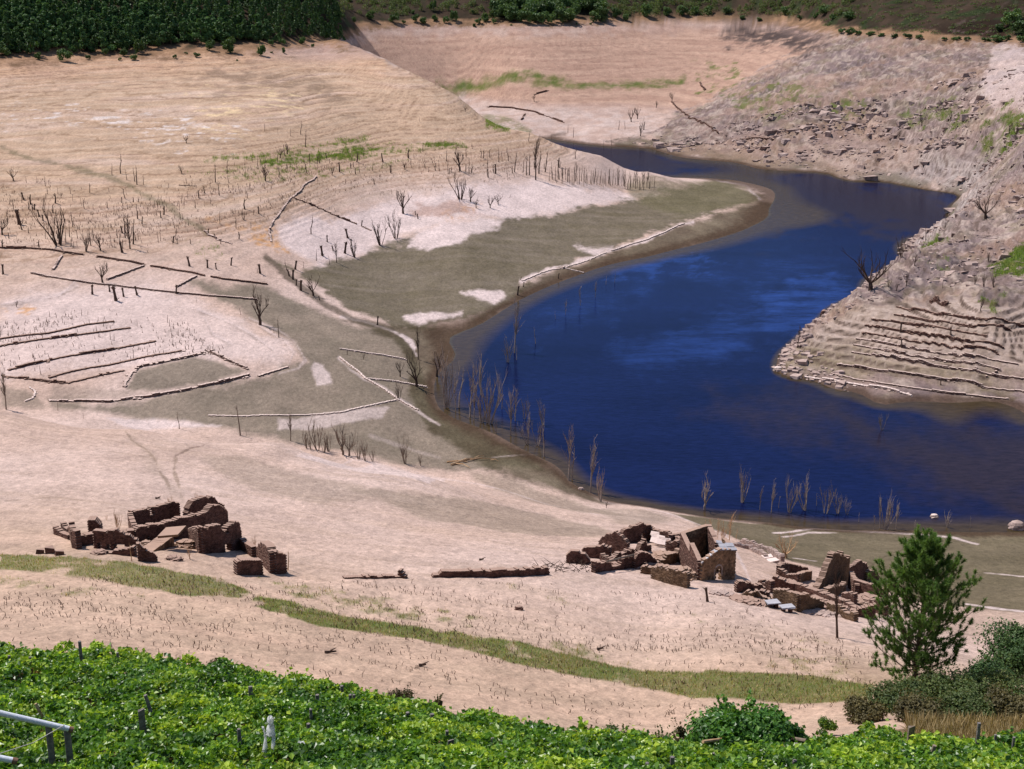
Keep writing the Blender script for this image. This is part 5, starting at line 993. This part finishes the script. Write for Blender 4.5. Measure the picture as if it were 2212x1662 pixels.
BL1 = [(5,122,34,22),(83,129,18,15),(140,133,34,26),(190,129,14,10),(228,119,17,14),(268,121,20,16),(290,131,18,14),(304,117,30,32),(259,131,8,7),(378,127,10,9),(402,117,8,5),(425,124,17,10),(455,110,24,22),(496,115,34,32),(563,120,22,24),(587,115,8,4),(613,115,9,12),(585,98,14,12),(512,132,6,4),(676,103,9,8),(745,88,12,9),(650,95,20,16),(610,97,16,14)]
for a, lab in ranked([b + (0,) for b in BL1], 'round bush', 'along the forest edge'): bush_px(*a[:4], lab, 'bushes along the forest edge')
BL2 = [(738,41,14,12),(765,49,12,12),(800,42,22,18),(852,49,25,20),(872,52,10,8),(898,48,20,16),(915,52,20,14),(941,46,16,14),(964,50,16,14),(980,46,20,22),(1024,58,9,7),(1034,52,17,12),(1048,48,20,20),(1067,51,12,10),(1021,30,8,8),(935,24,16,24),(890,30,12,9),(1104,55,6,3),(1276,54,6,5),(1245,54,5,5),(1352,45,18,14),(1330,38,26,20),(1395,36,30,26),(1440,34,24,18),(1475,33,26,20),(1500,32,24,18),(1530,30,22,16),(1570,30,20,14),(1604,42,16,8),(1640,45,14,7),(1700,30,26,16),(1730,42,16,10),(1760,40,20,14),(1780,33,30,20),(1800,42,24,12),(1835,42,34,16)]
for a, lab in ranked([b + (0,) for b in BL2 if b[0] < 1090], 'dark bush', 'on the far shoreline left of the wood'): bush_px(*a[:4], lab, 'bushes on the far shoreline')
for a, lab in ranked([b + (0,) for b in BL2 if b[0] >= 1090], 'dark bush', 'on the far shoreline right of the wood'): bush_px(*a[:4], lab, 'bushes on the far shoreline')
rs = random.Random(8); wood = [(rs.uniform(1055, 1310), rs.uniform(2, 48)) for _ in range(70)]; wood = [(u, v) for u, v in wood if abs(u - 1185) < 60 + v * 1.6 + 14] + [(1135,50),(1160,51),(1185,51),(1205,50),(1285,48),(1300,47),(1225,49)]
for u, v in wood: bush_px(u, v, rs.uniform(26, 40), rs.uniform(22, 32), 'dark green bush in the far wood at top centre', 'far wood at top centre')
BL3 = [(1818,72,20,10),(1835,74,22,12),(1850,75,20,10),(1880,78,22,10),(1900,80,20,9),(1930,82,18,10),(1960,83,24,10),(1985,84,18,9),(2040,87,14,7),(2065,88,20,9),(2090,88,18,8),(2130,90,20,9),(2155,91,34,14),(2175,88,20,12),(2205,92,26,14)]
for a, lab in ranked([b + (0,) for b in BL3], 'low bush', 'below the dark heath at right'): bush_px(*a[:4], lab, 'bushes below the heath')
for (u, v, w, h), lab in (((2185,55,44,34),'dark green bush on the heath at the right edge'),((2200,75,40,30),'lower dark green bush on the heath at the right edge'),((2160,66,26,14),'small dark bush left of the heath bushes')): bush_px(u, v, w, h, lab)
hs = [(rs.uniform(720, 1840), rs.uniform(-6, 34)) for _ in range(330)]
mb = MB()
for u, v in hs:
    if 1050 < u < 1315: continue
    p = spot(u, v); m = ppm(p); r2 = np.random.default_rng(int(u * 7 + v)); n = 110; w, h = rs.uniform(8, 30) * m, rs.uniform(6, 18) * m; d = r2.normal(size=(n, 3)); d /= np.linalg.norm(d, axis=1)[:, None]; d[:, 2] = abs(d[:, 2])
    mb.leaves(np.array(p) + d * [w / 2, w / 2, h] * r2.uniform(.6, 1, (n, 1)), .9, d, int(u), np.clip(r2.normal(.5, .25, n), 0, 1), .7, .6)
for _ in range(300):
    u, v = rs.uniform(1780, 2230), rs.uniform(-10, 78); p = spot(u, v)
    if p[2] < 55: continue
    r2 = np.random.default_rng(int(u * 9 + v)); n = 34; w = rs.uniform(1, 4); d = r2.normal(size=(n, 3)); d /= np.linalg.norm(d, axis=1)[:, None]; d[:, 2] = abs(d[:, 2])
    mb.leaves(np.array(p) + d * [w, w, rs.uniform(.5, 1.5)], .7, d, int(u), np.clip(r2.normal(.4, .3, n), 0, 1), .7, .6)
stuff(mb.build('hill_scrub', M_SCRUB))
# --- the big pine at right
def big_pine(u, v, vtop, label):
    x, y, z = hit(u, v); H = (project(x, y, z)[1] - vtop) * depth(x, y, z) / F * 1.1
    root = tag(empty('pine_tree', (x, y, z)), label, 'pine tree'); r = np.random.default_rng(77); tr, limbs = MB(), MB(); tips = []
    ax = lambda f: np.array([.25 * math.sin(f * 3) * f, .1 * f, f * H])
    tr.tube([ax(f) - [0, 0, .5 * (f == 0)] for f in np.linspace(0, 1, 9)], np.linspace(.24, .03, 9), 7)
    lst = []
    for k in range(84):
        f = .13 + .86 * (k + r.random() * .6) / 84; a = k * 2.4 + r.normal() * .35
        L = H * (.40 * math.sin(min(1, (1 - f) * 1.3 + .16) * 1.57) * (1 if f > .3 else .85)) * r.uniform(.75, 1.15); rise = .15 + .75 * f
        p0 = ax(f); n = 5; pts = [p0]; d = np.array([math.cos(a), math.sin(a), rise * .5])
        for i in range(n):
            d = d + [0, 0, .16]; d = d + r.normal(size=3) * .08; d /= np.linalg.norm(d); pts.append(pts[-1] + d * L / n)
        lst.append((f, pts))
        for i in range(1, n + 1):
            tips.append((pts[i], d, i == n))
            for q in range(3 if i > 1 else 1):
                e = d + r.normal(size=3) * .6 + [0, 0, .35]; e /= np.linalg.norm(e); l2 = L * r.uniform(.12, .3); s_ = pts[i] - (pts[i] - pts[i - 1]) * r.random(); tips.append((s_ + e * l2, e, True)); limbs.tube([s_, s_ + e * l2], [.02, .008], 3, cap=False)
    tips.append((ax(1.0), np.array([0, 0, 1.]), True))
    for f, pts in lst: tr.tube(pts, np.linspace(.07 * (1.2 - f), .015, len(pts)), 4, cap=False)
    nd_ = MB(); V, Fc, T = [], [], []; base = 0
    for p, d, tip in tips:
        m = 85 if tip else 34; d = d + np.array([0, 0, .5]); d /= np.linalg.norm(d); L = r.uniform(.32, .5)
        s0 = p - d * L * r.random((m, 1)); dirs = d * .75 + r.normal(size=(m, 3)) * .55; dirs /= np.linalg.norm(dirs, axis=1)[:, None]; ln = r.uniform(.2, .38, (m, 1))
        w = np.cross(dirs, r.normal(size=(m, 3))); w /= np.linalg.norm(w, axis=1)[:, None]; w *= .022
        V.append(np.stack([s0 - w, s0 + w, s0 + dirs * ln], 1).reshape(-1, 3)); Fc.append(np.arange(m * 3).reshape(-1, 3) + base); base += m * 3; T.append(np.repeat(np.clip(r.normal(.5, .2, m) + r.normal() * .12, 0, 1), 3))
    nd_.add(np.concatenate(V), np.concatenate(Fc), np.concatenate(T))
    off = np.array([x, y, z])
    for mbx, nm, mt in ((tr, 'trunk', M_BARK), (limbs, 'twigs', M_BARK), (nd_, 'needles', M_PINE)):
        o = obj(nm, mbx.mesh(nm), mt, root)
    return root
big_pine(1972, 1500, 1188, 'tall bushy green pine standing before the right ruins')
# --- bushes and scrub below the vineyard at right
leafy = crown(5200, .55, 1.0, 0, 60, .085, 'bush', 16); 
def big_bush(u, Y, vtop, wpx, label, mat, n=5000, leaf=.14, seed=1, lobes=16, name='bush', cat='bush', group=None):
    x, y, z = gat(u, Y); d = depth(x, y, z); h = (project(x, y, z)[1] - vtop) * d / F * 1.06; w = wpx * d / F
    mb = crown(n, w / 2, h, .05, seed, leaf, 'bush', lobes); me = mb.mesh(name); o = obj(name, me, mat); o.location = (x, y, z); return tag(o, label, cat, group)
big_bush(2200, 108, 1352, 190, 'tall dark green leafy tree cut by the right edge', M_BUSH, 13000, .24, 3, 24, 'leafy_tree', 'tree')
big_bush(2135, 100, 1432, 110, 'green leafy bush between the pine and the right edge', M_BUSH, 7000, .22, 4)
big_bush(2140, 92, 1462, 170, 'olive scrub bush at the foot of the right-edge tree', M_SCRUB, 9000, .2, 5)
big_bush(2045, 92, 1466, 190, 'wide olive green scrub bush at the foot of the pine', M_SCRUB, 12000, .2, 6, 26)
big_bush(1945, 90, 1482, 140, 'green scrub bush left of the pine foot', M_SCRUB, 9000, .2, 7)
big_bush(1872, 84, 1512, 90, 'rust brown scrub bush at the left end of the scrub belt', M_HEATH, 5000, .19, 8)
big_bush(1985, 82, 1528, 130, 'low brownish scrub in the middle of the scrub belt', M_HEATH, 7000, .19, 9, 22)
big_bush(2080, 82, 1518, 140, 'low green brown scrub before the pine foot', M_SCRUB, 9000, .19, 10, 22)
big_bush(2190, 82, 1505, 120, 'rust brown scrub bush at the right edge', M_HEATH, 7000, .19, 11)
big_bush(1790, 78, 1552, 50, 'small bright green bush beside the bare soil gap', M_VINE, 1500, .13, 12, 8)
big_bush(1605, 60, 1498, 215, 'large leafy grapevine mound overgrowing its frame', M_VINE2, 15000, .24, 13, 30, 'grapevine', 'grapevine')
big_bush(1700, 60, 1545, 80, 'smaller right-hand lobe of the leafy grapevine mound', M_VINE2, 5000, .24, 14, 12, 'grapevine', 'grapevine')
for (u, vt, w), lab, mt in (((868,1468,70),'dry reddish brown bush behind the middle vines',M_HEATH),((945,1480,30),'small dry brown bush right of the reddish bush',M_HEATH),((508,1420,26),'small dark green broom bush behind the left vines',M_BUSH),((475,1408,50),'low dry brown weeds behind the left vines',M_HEATH),((1265,1562,50),'rust brown fern clump behind the vines',M_HEATH),((1335,1548,90),'dark green and brown heather clump behind the vines',M_SCRUB),((1430,1556,60),'thin dark bush left of the grapevine mound',M_SCRUB),((1470,1548,36),'thin brown weed bush beside the grapevine mound',M_HEATH),((1245,1575,60),'low brown weed clump at the vineyard edge',M_HEATH)):
    x0, Y = u, np.interp(u, [0, 500, 800, 1106, 1450, 1700], [80, 78, 73, 69, 64, 64]); big_bush(u, float(Y), vt, w, lab, mt, 1800, .13, int(u), 9)
# --- vineyard canopy
def canopy(x, y): return ground(x, y) + 1.85
r = np.random.default_rng(5); n = 300000; yy = r.uniform(41, 79, n); xx = r.uniform(-1, 1, n) * (yy * .40 + 3)
eY = np.interp(xx / yy, [-.36, -.2, -.1, 0, .11, .2, .36], [77.5, 75.5, 70.5, 66, 61.5, 61.5, 62.5]) + (vnoise(xx / 1.3, xx * 0 + 3, 8) - .5) * 1.6
k = yy < eY; xx, yy = xx[k], yy[k]
dens = fbm(xx / 1.6, yy / 1.6, 3, 51); k = r.random(len(xx)) < sstep(.22, .5, dens) * .75 + .25; xx, yy = xx[k], yy[k]
def ground_v(x, y):
    t = np.arctan2(x, y); l = np.log(np.hypot(x, y)); i = np.clip(np.searchsorted(th, t) - 1, 0, len(th) - 2); j = np.clip(np.searchsorted(lr, l) - 1, 0, len(lr) - 2)
    a = (t - th[i]) / (th[i + 1] - th[i]); b_ = (l - lr[j]) / (lr[j + 1] - lr[j])
    return (Z[j, i] * (1 - a) + Z[j, i + 1] * a) * (1 - b_) + (Z[j + 1, i] * (1 - a) + Z[j + 1, i + 1] * a) * b_
hill_ = (fbm(xx / 1.5, yy / 1.9, 4, 52) - .5) * 1.7 + (fbm(xx / .55, yy / .55, 2, 53) - .5) * .5
zz = ground_v(xx, yy) + 1.75 + hill_ - r.exponential(.16, len(xx)) + (r.random(len(xx)) < .02) * r.uniform(.1, .5, len(xx))
tint = np.clip(.40 + (fbm(xx / 1.4, yy / 1.4, 3, 54) - .5) * 1.3 + hill_ * .22 + r.normal(0, .22, len(xx)), 0, 1)
sh = []
for u, v0, v1, w in ((214,1384,1440,16),(228,1396,1440,14),(262,1402,1440,10),(310,1408,1440,9),(322,1414,1440,9),(346,1412,1445,10),(20,1416,1440,10),(810,1490,1515,8),(1254,1545,1575,8),(1262,1552,1578,8),(180,1420,1440,12),(745,1470,1490,6)):
    Y0 = float(np.interp(u, [0, 500, 800, 1106, 1450], [76, 74, 69.5, 65, 61])); x, y, z = gat(u, Y0); d = depth(x, y, z); top = (project(x, y, z)[1] - v0) * d / F; m = int((v1 - v0) * w * .5)
    h = r.uniform(1.2, max(top, 1.9), m); sh.append(np.c_[x + r.normal(size=m) * w * d / F * .35, y + r.normal(size=m) * .25, z + h])
sh = np.concatenate(sh); pos = np.vstack([np.c_[xx, yy, zz], sh]); tint = np.r_[tint, np.clip(r.normal(.7, .2, len(sh)), 0, 1)]
mb = MB(); mb.leaves(pos, .245, np.array([-.1, -.25, .8]), 9, tint, .85, .62); stuff(mb.build('vineyard_canopy', M_VINE))
# --- posts of the vineyard
def on_canopy(u, v):
    p = None
    for Y in np.arange(40, 82, .25):
        x, y, z = at_Y(u, Y, 0); 
        dd = ray(u, v); t = Y / dd[1]; x = dd[0] * t; z = CAMZ + dd[2] * t
        if z < ground(x, Y) + 1.7: return x, Y, z
    return x, Y, ground(x, Y) + 1.7
def post(u, v0, v1, w, label, tilt=0., mat=None, group='vineyard posts', plank=False):
    x, y, z = on_canopy(u, v1); d = depth(x, y, z); top = z + (v1 - v0) * d / F * 1.04; g0 = ground(x, y); w = w * d / F / 2; rq = np.random.default_rng(int(u)); mb = MB(); dx = tilt * d / F
    if plank: mb.boxes([[x, y, (g0 + top) / 2]], [[w, w * .45, (top - g0) / 2 + .1]], .08, .15, int(u))
    else: mb.tube([(x - dx * .5, y, g0 - .2), (x, y, z), (x + dx * .5, y + rq.normal() * .02, (top + z) / 2), (x + dx, y, top)], [w * 1.1, w, w * .95, w * .9], 8)
    return tag(mb.build('vineyard_post', mat or M_POST), label, 'post', group)
post(176,1383,1428,8,'tallest thin grey post standing at the back edge of the left vines')
post(92,1518,1548,7,'pale tilted stake leaning left above the grey pipe',-12,M_TANW); post(326,1499,1540,9,'tilted pale stake just behind the wide grey plank post',-9)
post(310,1535,1592,14,'wide flat grey plank post in the left vineyard',0,None,'vineyard posts',True)
post(518,1572,1606,9,'round post with pale cap left of the white scarecrow',0); post(966,1577,1598,8,'slim post with pale top in the middle of the vineyard'); post(974,1601,1617,13,'square post stump below the slim pale-topped post',0,None,'vineyard posts',True)
post(1966,1572,1604,13,'wide pale plank post before the dry grass at right',0,M_GREYW,'vineyard posts',True); post(2110,1558,1610,9,'tall blue-grey post before the dry grass at right'); post(2007,1607,1650,10,'pale leaning post in the right vines',8,M_GREYW); post(2187,1590,1624,7,'thin grey post near the right edge')
PL = [(256,1408,1437,6),(354,1593,1612,10),(390,1456,1474,9),(428,1466,1485,7),(542,1482,1499,10),(22,1415,1438,7),(53,1414,1432,6),(67,1418,1441,6),(686,1500,1516,9),(672,1531,1550,7),(667,1562,1581,9),(739,1480,1502,8)]
for a, lab in ranked(PL, 'short weathered post', 'poking out of the left vines'): post(*a, lab)
PL = [(757,1500,1516,7),(765,1500,1513,7),(881,1538,1554,9),(934,1541,1561,10),(1032,1629,1639,9),(1090,1634,1646,10),(1064,1594,1605,8),(813,1653,1664,10)]
for a, lab in ranked(PL, 'short weathered post', 'poking out of the middle vines'): post(*a, lab)
PL = [(1452,1634,1650,11),(1398,1647,1660,9),(1802,1624,1643,7),(1807,1641,1657,11),(1716,1642,1657,11),(1735,1634,1648,5),(2149,1586,1605,7),(1720,1605,1626,10),(1540,1625,1645,7)]
for a, lab in ranked(PL, 'short weathered post', 'poking out of the right vines'): post(*a, lab)
def bar(name, pts, rad, label, cat, mat, sides=8, parent=None):
    mb = MB(); mb.tube(pts, rad, sides); o = mb.build(name, mat, parent, smooth=False)
    return tag(o, label, cat) if label else o
def at_post(u, v, up=0.): x, y, z = on_canopy(u, v); return np.array((x, y, z + up))
a, b_ = at_post(1700,1604,.25), at_post(1742,1609,.2); bar('wooden_beam', [a, b_], .1, 'short pale wooden beam on posts below the grapevine mound', 'beam', M_GREYW)
a, b_ = at_post(1518,1611,.2), at_post(1571,1606,.25); bar('wooden_beam', [a, b_], .08, 'pale wooden bar at the left foot of the grapevine mound', 'beam', M_TANW)
a, b_ = at_post(1690,1604,.1), at_post(1704,1638,.1); bar('wooden_stick', [a, (a + b_) / 2, b_], .045, 'bent pale stick hanging below the grapevine mound', 'stick', M_GREYW)
# --- two grey pipes and their wire at lower left
def pipe(u0, v0, u1, v1, Y0, Y1, rad, label):
    def pt(u, v, Y): x, y, w = ray(u, v); t = Y / y; return np.array((x * t, Y, CAMZ + w * t))
    a, b2 = pt(u0, v0, Y0), pt(u1, v1, Y1); root = tag(empty('plastic_pipe', b2), label, 'pipe', 'two grey pipes over the vines'); d = (b2 - a) / np.linalg.norm(b2 - a)
    mb = MB(); mb.tube([a, a + (b2 - a) * .5 + [0, 0, -.03], b2], rad, 14, cap=False); mb.tube([b2, a + (b2 - a) * .6], rad * .86, 14, cap=False); mb.build('tube', M_PIPE, root, smooth=True)
    mb = MB(); mb.tube([b2 - d * .16, b2 + d * .02], rad * 1.05, 14, cap=False); mb.tube([b2 + d * .02, b2 - d * .5], rad * .8, 14, cap=False); mb.build('end_rim', M_RUST, root, smooth=True)
    return root, a, b2
q1, a1, e1 = pipe(-260, 1478, 157, 1577, 47.5, 49.2, .115, 'upper of two grey plastic pipes at the lower left, held by a wire')
q2, a2, e2 = pipe(-260, 1585, 36, 1645, 43.2, 44.2, .115, 'lower of two grey plastic pipes at the lower left corner')
w0 = a1 + (e1 - a1) * .955; w1 = a2 + (e2 - a2) * .86
bar('wire', [w0 + [0, 0, .12], (w0 + w1) / 2 + [0, 0, -.04], w1 + [0, 0, .13], w1 + [-.9, -.5, -.6]], .017, 'thin pale wire strung between the two grey pipes', 'wire', M_WIRE, 5)
for f, lab in ((.9, 'left of two dark posts under the upper grey pipe'), (1.0, 'right of two dark posts under the upper grey pipe end')):
    p = a1 + (e1 - a1) * f - (e1 - a1) / np.linalg.norm(e1 - a1) * .25; g0 = ground(p[0], p[1]); bar('pipe_post', [(p[0], p[1] + .05, g0 - .2), (p[0], p[1] + .05, p[2] - .13)], .14, lab, 'post', M_POST)
# --- white scarecrow
x, y, z = on_canopy(593, 1622); sc = tag(empty('scarecrow', (x, y, ground(x, y))), 'white rag scarecrow on a stake among the vines', 'scarecrow'); d = depth(x, y, z); mpp = d / F
def S(px, py, dy=0.): return np.array((x + ((531.1 + px * .08367) - 593) * mpp, y + dy - .35 - max(py - 400, 0) * .0011, z + .2 + (1622 - (1523 + py * .08367)) * mpp * 1.1))
mb = MB(); mb.tube([(x, y - .2, ground(x, y) - .1), S(730, 480, .12)], [.045, .035], 6); mb.build('stake', M_POST, sc)
def cloth(rows, th_=.05, seed=0, bulge=.1):
    """crumpled sheet between left and right edges, closed front and back"""
    mb = MB(); r_ = np.random.default_rng(seed); n = 7; Vf, Vb = [], []; R_ = []
    for i in range(len(rows) - 1):
        for k in range(3): R_.append(np.array(rows[i]) + (np.array(rows[i + 1]) - np.array(rows[i])) * k / 3)
    R_.append(np.array(rows[-1])); 
    for py, l, r1 in R_:
        for t in np.linspace(0, 1, n):
            c = S(l + (r1 - l) * t + r_.normal() * 4, py + r_.normal() * 5); f = math.sin(t * math.pi); Vf.append(c + [0, -th_ - bulge * f + r_.normal() * .02, 0]); Vb.append(c + [0, th_ + bulge * f * .6, 0])
    h = len(R_); N_ = h * n; q = []
    for i in range(h - 1):
        for k in range(n - 1): a = i * n + k; q += [[a, a + 1, a + n + 1, a + n], [N_ + a, N_ + a + n, N_ + a + n + 1, N_ + a + 1]]
        for k in (0, n - 1): a = i * n + k; q.append([a, a + n, N_ + a + n, N_ + a])
    for i in (0, h - 1):
        for k in range(n - 1): a = i * n + k; q.append([a, a + 1, N_ + a + 1, N_ + a])
    mb.add(Vf + Vb, q); return mb
cloth([(290,680,760),(320,650,790),(380,640,800),(430,660,790),(460,690,770)], .05, 1, .16).build('head_rag', M_WHITE, sc, True)
cloth([(450,680,790),(520,630,830),(600,620,840),(670,640,850)], .04, 2, .12).build('coat', M_WHITE, sc, True)
cloth([(640,600,660),(760,580,640),(900,550,670),(1020,530,695),(1120,520,715),(1150,590,690)], .03, 3, .07).build('coat_tail', M_WHITE, sc, True)
cloth([(660,790,860),(800,775,865),(960,760,870),(1100,750,850),(1200,765,835)], .03, 4, .06).build('coat_tail', M_WHITE, sc, True)
cloth([(510,500,560),(560,545,585),(620,565,605),(690,575,615)], .03, 5, .04).build('sleeve', M_WHITE, sc, True)
x0, y0, z0_ = x, y, z; x, y, z = on_canopy(652, 1620); S_old = S
cloth([(950,1375,1440),(990,1385,1500),(1040,1390,1510),(1110,1405,1490)], .05, 6, .08); 
mb = MB(); bz = at_post(652, 1616); 
for k in range(14):
    q = bz + np.array([rs.uniform(-.09, .09), rs.uniform(-.06, .0), rs.uniform(0, .28)]); mb.leaves([q], .22, np.array([0, -1., .4]), k, [.5], .9, .6)
tag(mb.build('plastic_bag', M_WHITE), 'crumpled white plastic bag right of the scarecrow', 'bag')
# --- dry grass, green tufts, old vine stumps, loose stones
def blades(n, sampler, size, mat, name, seed):
    r_ = np.random.default_rng(seed); p = sampler(r_, n); m = len(p); a = r_.uniform(0, 6.28, m); w = np.c_[np.cos(a), np.sin(a), np.zeros(m)] * (size * .09 * r_.uniform(.7, 1.4, m))[:, None]
    tip = p + np.c_[r_.normal(size=(m, 2)) * size * .35, size * r_.uniform(.5, 1.3, m)]; V = np.stack([p - w, p + w, tip], 1).reshape(-1, 3); mb = MB()
    mb.add(V, np.arange(m * 3).reshape(-1, 3), np.repeat(r_.random(m), 3)); return stuff(mb.build(name, mat))
def straw(r_, n):
    y = r_.uniform(62.5, 80, n); u = r_.uniform(1900, 2300, n); x = (u - CU) / F * (y * 1.06 + 12); return np.c_[x, y, ground_v(x, y) - .02]
blades(13000, straw, .85, M_STRAW, 'dry_grass', 1)
def straw2(r_, n):
    y = r_.uniform(76.5, 84, n); u = r_.uniform(-60, 330, n); x = (u - CU) / F * (y * 1.06 + 12); return np.c_[x, y, ground_v(x, y) - .02]
blades(3500, straw2, .7, M_STRAW, 'dry_grass', 2)
def from_mask(mask, power=1.0, maxr=1e9, minr=0):
    jj, ii = np.where((mask > .05) & (RR < maxr) & (RR > minr)); wgt = mask[jj, ii] ** power * RR[jj, ii] ** 2; wgt = wgt / wgt.sum()
    def f(r_, n):
        k = r_.choice(len(jj), n, p=wgt); j, i = jj[k], ii[k]; rr_ = RR[j, i] * (1 + r_.uniform(-.0015, .0015, n)); t = TH[j, i] + r_.uniform(-.0005, .0005, n)
        x, y = rr_ * np.sin(t), rr_ * np.cos(t); return np.c_[x, y, ground_v(x, y) - .02]
    return f
blades(20000, from_mask(GR, 1.3, 230, 84), .22, M_GRASS, 'green_grass', 3); blades(6000, from_mask(GR, 1.2, 230, 84), .34, M_STRAW, 'dry_grass', 4)
blades(26000, from_mask(GR * (RR > 300), 1.2, 760, 300), .8, M_GRASS, 'green_grass', 5)
sl = (zone([(0,1290),(0,1395),(500,1450),(900,1515),(1200,1560),(1500,1560),(1890,1520),(1890,1420),(1800,1380),(1500,1290),(1150,1262),(850,1262),(520,1262),(300,1235)], 20, 10) > .5) * (.06 + sstep(.5, .68, fbm(GX / 14, (GY + GX * .22) / 1.1, 3, 120)) * 1.6 + .3 * (GR > .1))
p = from_mask(sl, 1.0, 200, 84)(np.random.default_rng(9), 2600); r_ = np.random.default_rng(10); mb = MB()
for q in p:
    h = r_.uniform(.08, .34) * (1.5 if r_.random() < .1 else 1); a = r_.uniform(0, 6.28); t1 = q + [r_.normal() * .08, r_.normal() * .08, h]; mb.tube([q - [0, 0, .03], t1, t1 + [math.cos(a) * h * .6, math.sin(a) * h * .6, h * r_.uniform(-.2, .6)]], [.035, .028, .012], 3, cap=False)
stuff(mb.build('old_vine_stumps', M_TWIG))
sl = (zone([(0,690),(200,680),(400,700),(480,760),(250,770),(0,830)], 10, 10) + zone([(300,420),(700,330),(950,320),(1150,360),(1100,395),(800,400),(560,470),(300,540),(0,520),(0,400)], 15, 15)) * (.2 + sstep(.45, .65, fbm(GX / 20, Z0 / .8, 3, 121)))
p = from_mask(np.clip(sl, 0, 1), 1.0, 640, 250)(np.random.default_rng(11), 2600); mb = MB()
for q in p:
    h = r_.uniform(.3, 1.0) * (2.2 if r_.random() < .08 else 1); mb.tube([q - [0, 0, .05], q + [r_.normal() * .15, r_.normal() * .15, h]], [.09, .04], 3, cap=False)
stuff(mb.build('old_vine_stumps', M_TWIG))
rk = ROCK * (1 - .93 * sstep(.3, .7, SPIT)) * sstep(345, 372, GY + (GX < 90) * 30) * sstep(.3, 1.2, Z0) * sstep(56, 48, Z0) * (.08 + sstep(.45, .62, fbm(GX / 16, GY / 18, 4, 131))) * (1 - .8 * SPIT)
p = from_mask(rk, 1.0, 820, 250)(np.random.default_rng(12), 4800); r_ = np.random.default_rng(13); dd = np.hypot(p[:, 0], p[:, 1]); sz = np.minimum(r_.lognormal(-1.45, .75, len(p)), 1.6) * np.clip(dd / 520, .6, 1.4)
mb = MB(); mb.boxes(p + np.c_[np.zeros((len(p), 2)), sz * .0], np.c_[sz * r_.uniform(.8, 1.7, len(p)), sz * r_.uniform(.5, 1, len(p)), sz * r_.uniform(.3, .8, len(p))], .6, r_.normal(.5, .5, len(p)), 14)
stuff(mb.build('loose_rocks', M_ROCK))
edge = ROCK * (1 - .7 * SPIT) * ((GY > 372) | (GX < 82)) * sstep(-.3, .3, Z0) * sstep(6, 2, Z0) * (GY < 560); p = from_mask(np.clip(edge, 0, 1), 1.0, 560, 250)(np.random.default_rng(15), 1100); sz = r_.lognormal(-1.0, .55, len(p))
mb = MB(); mb.boxes(p, np.c_[sz, sz * .8, sz * .5], .4, r_.uniform(0, 3.1, len(p)), 16); stuff(mb.build('shore_rocks', M_ROCK))
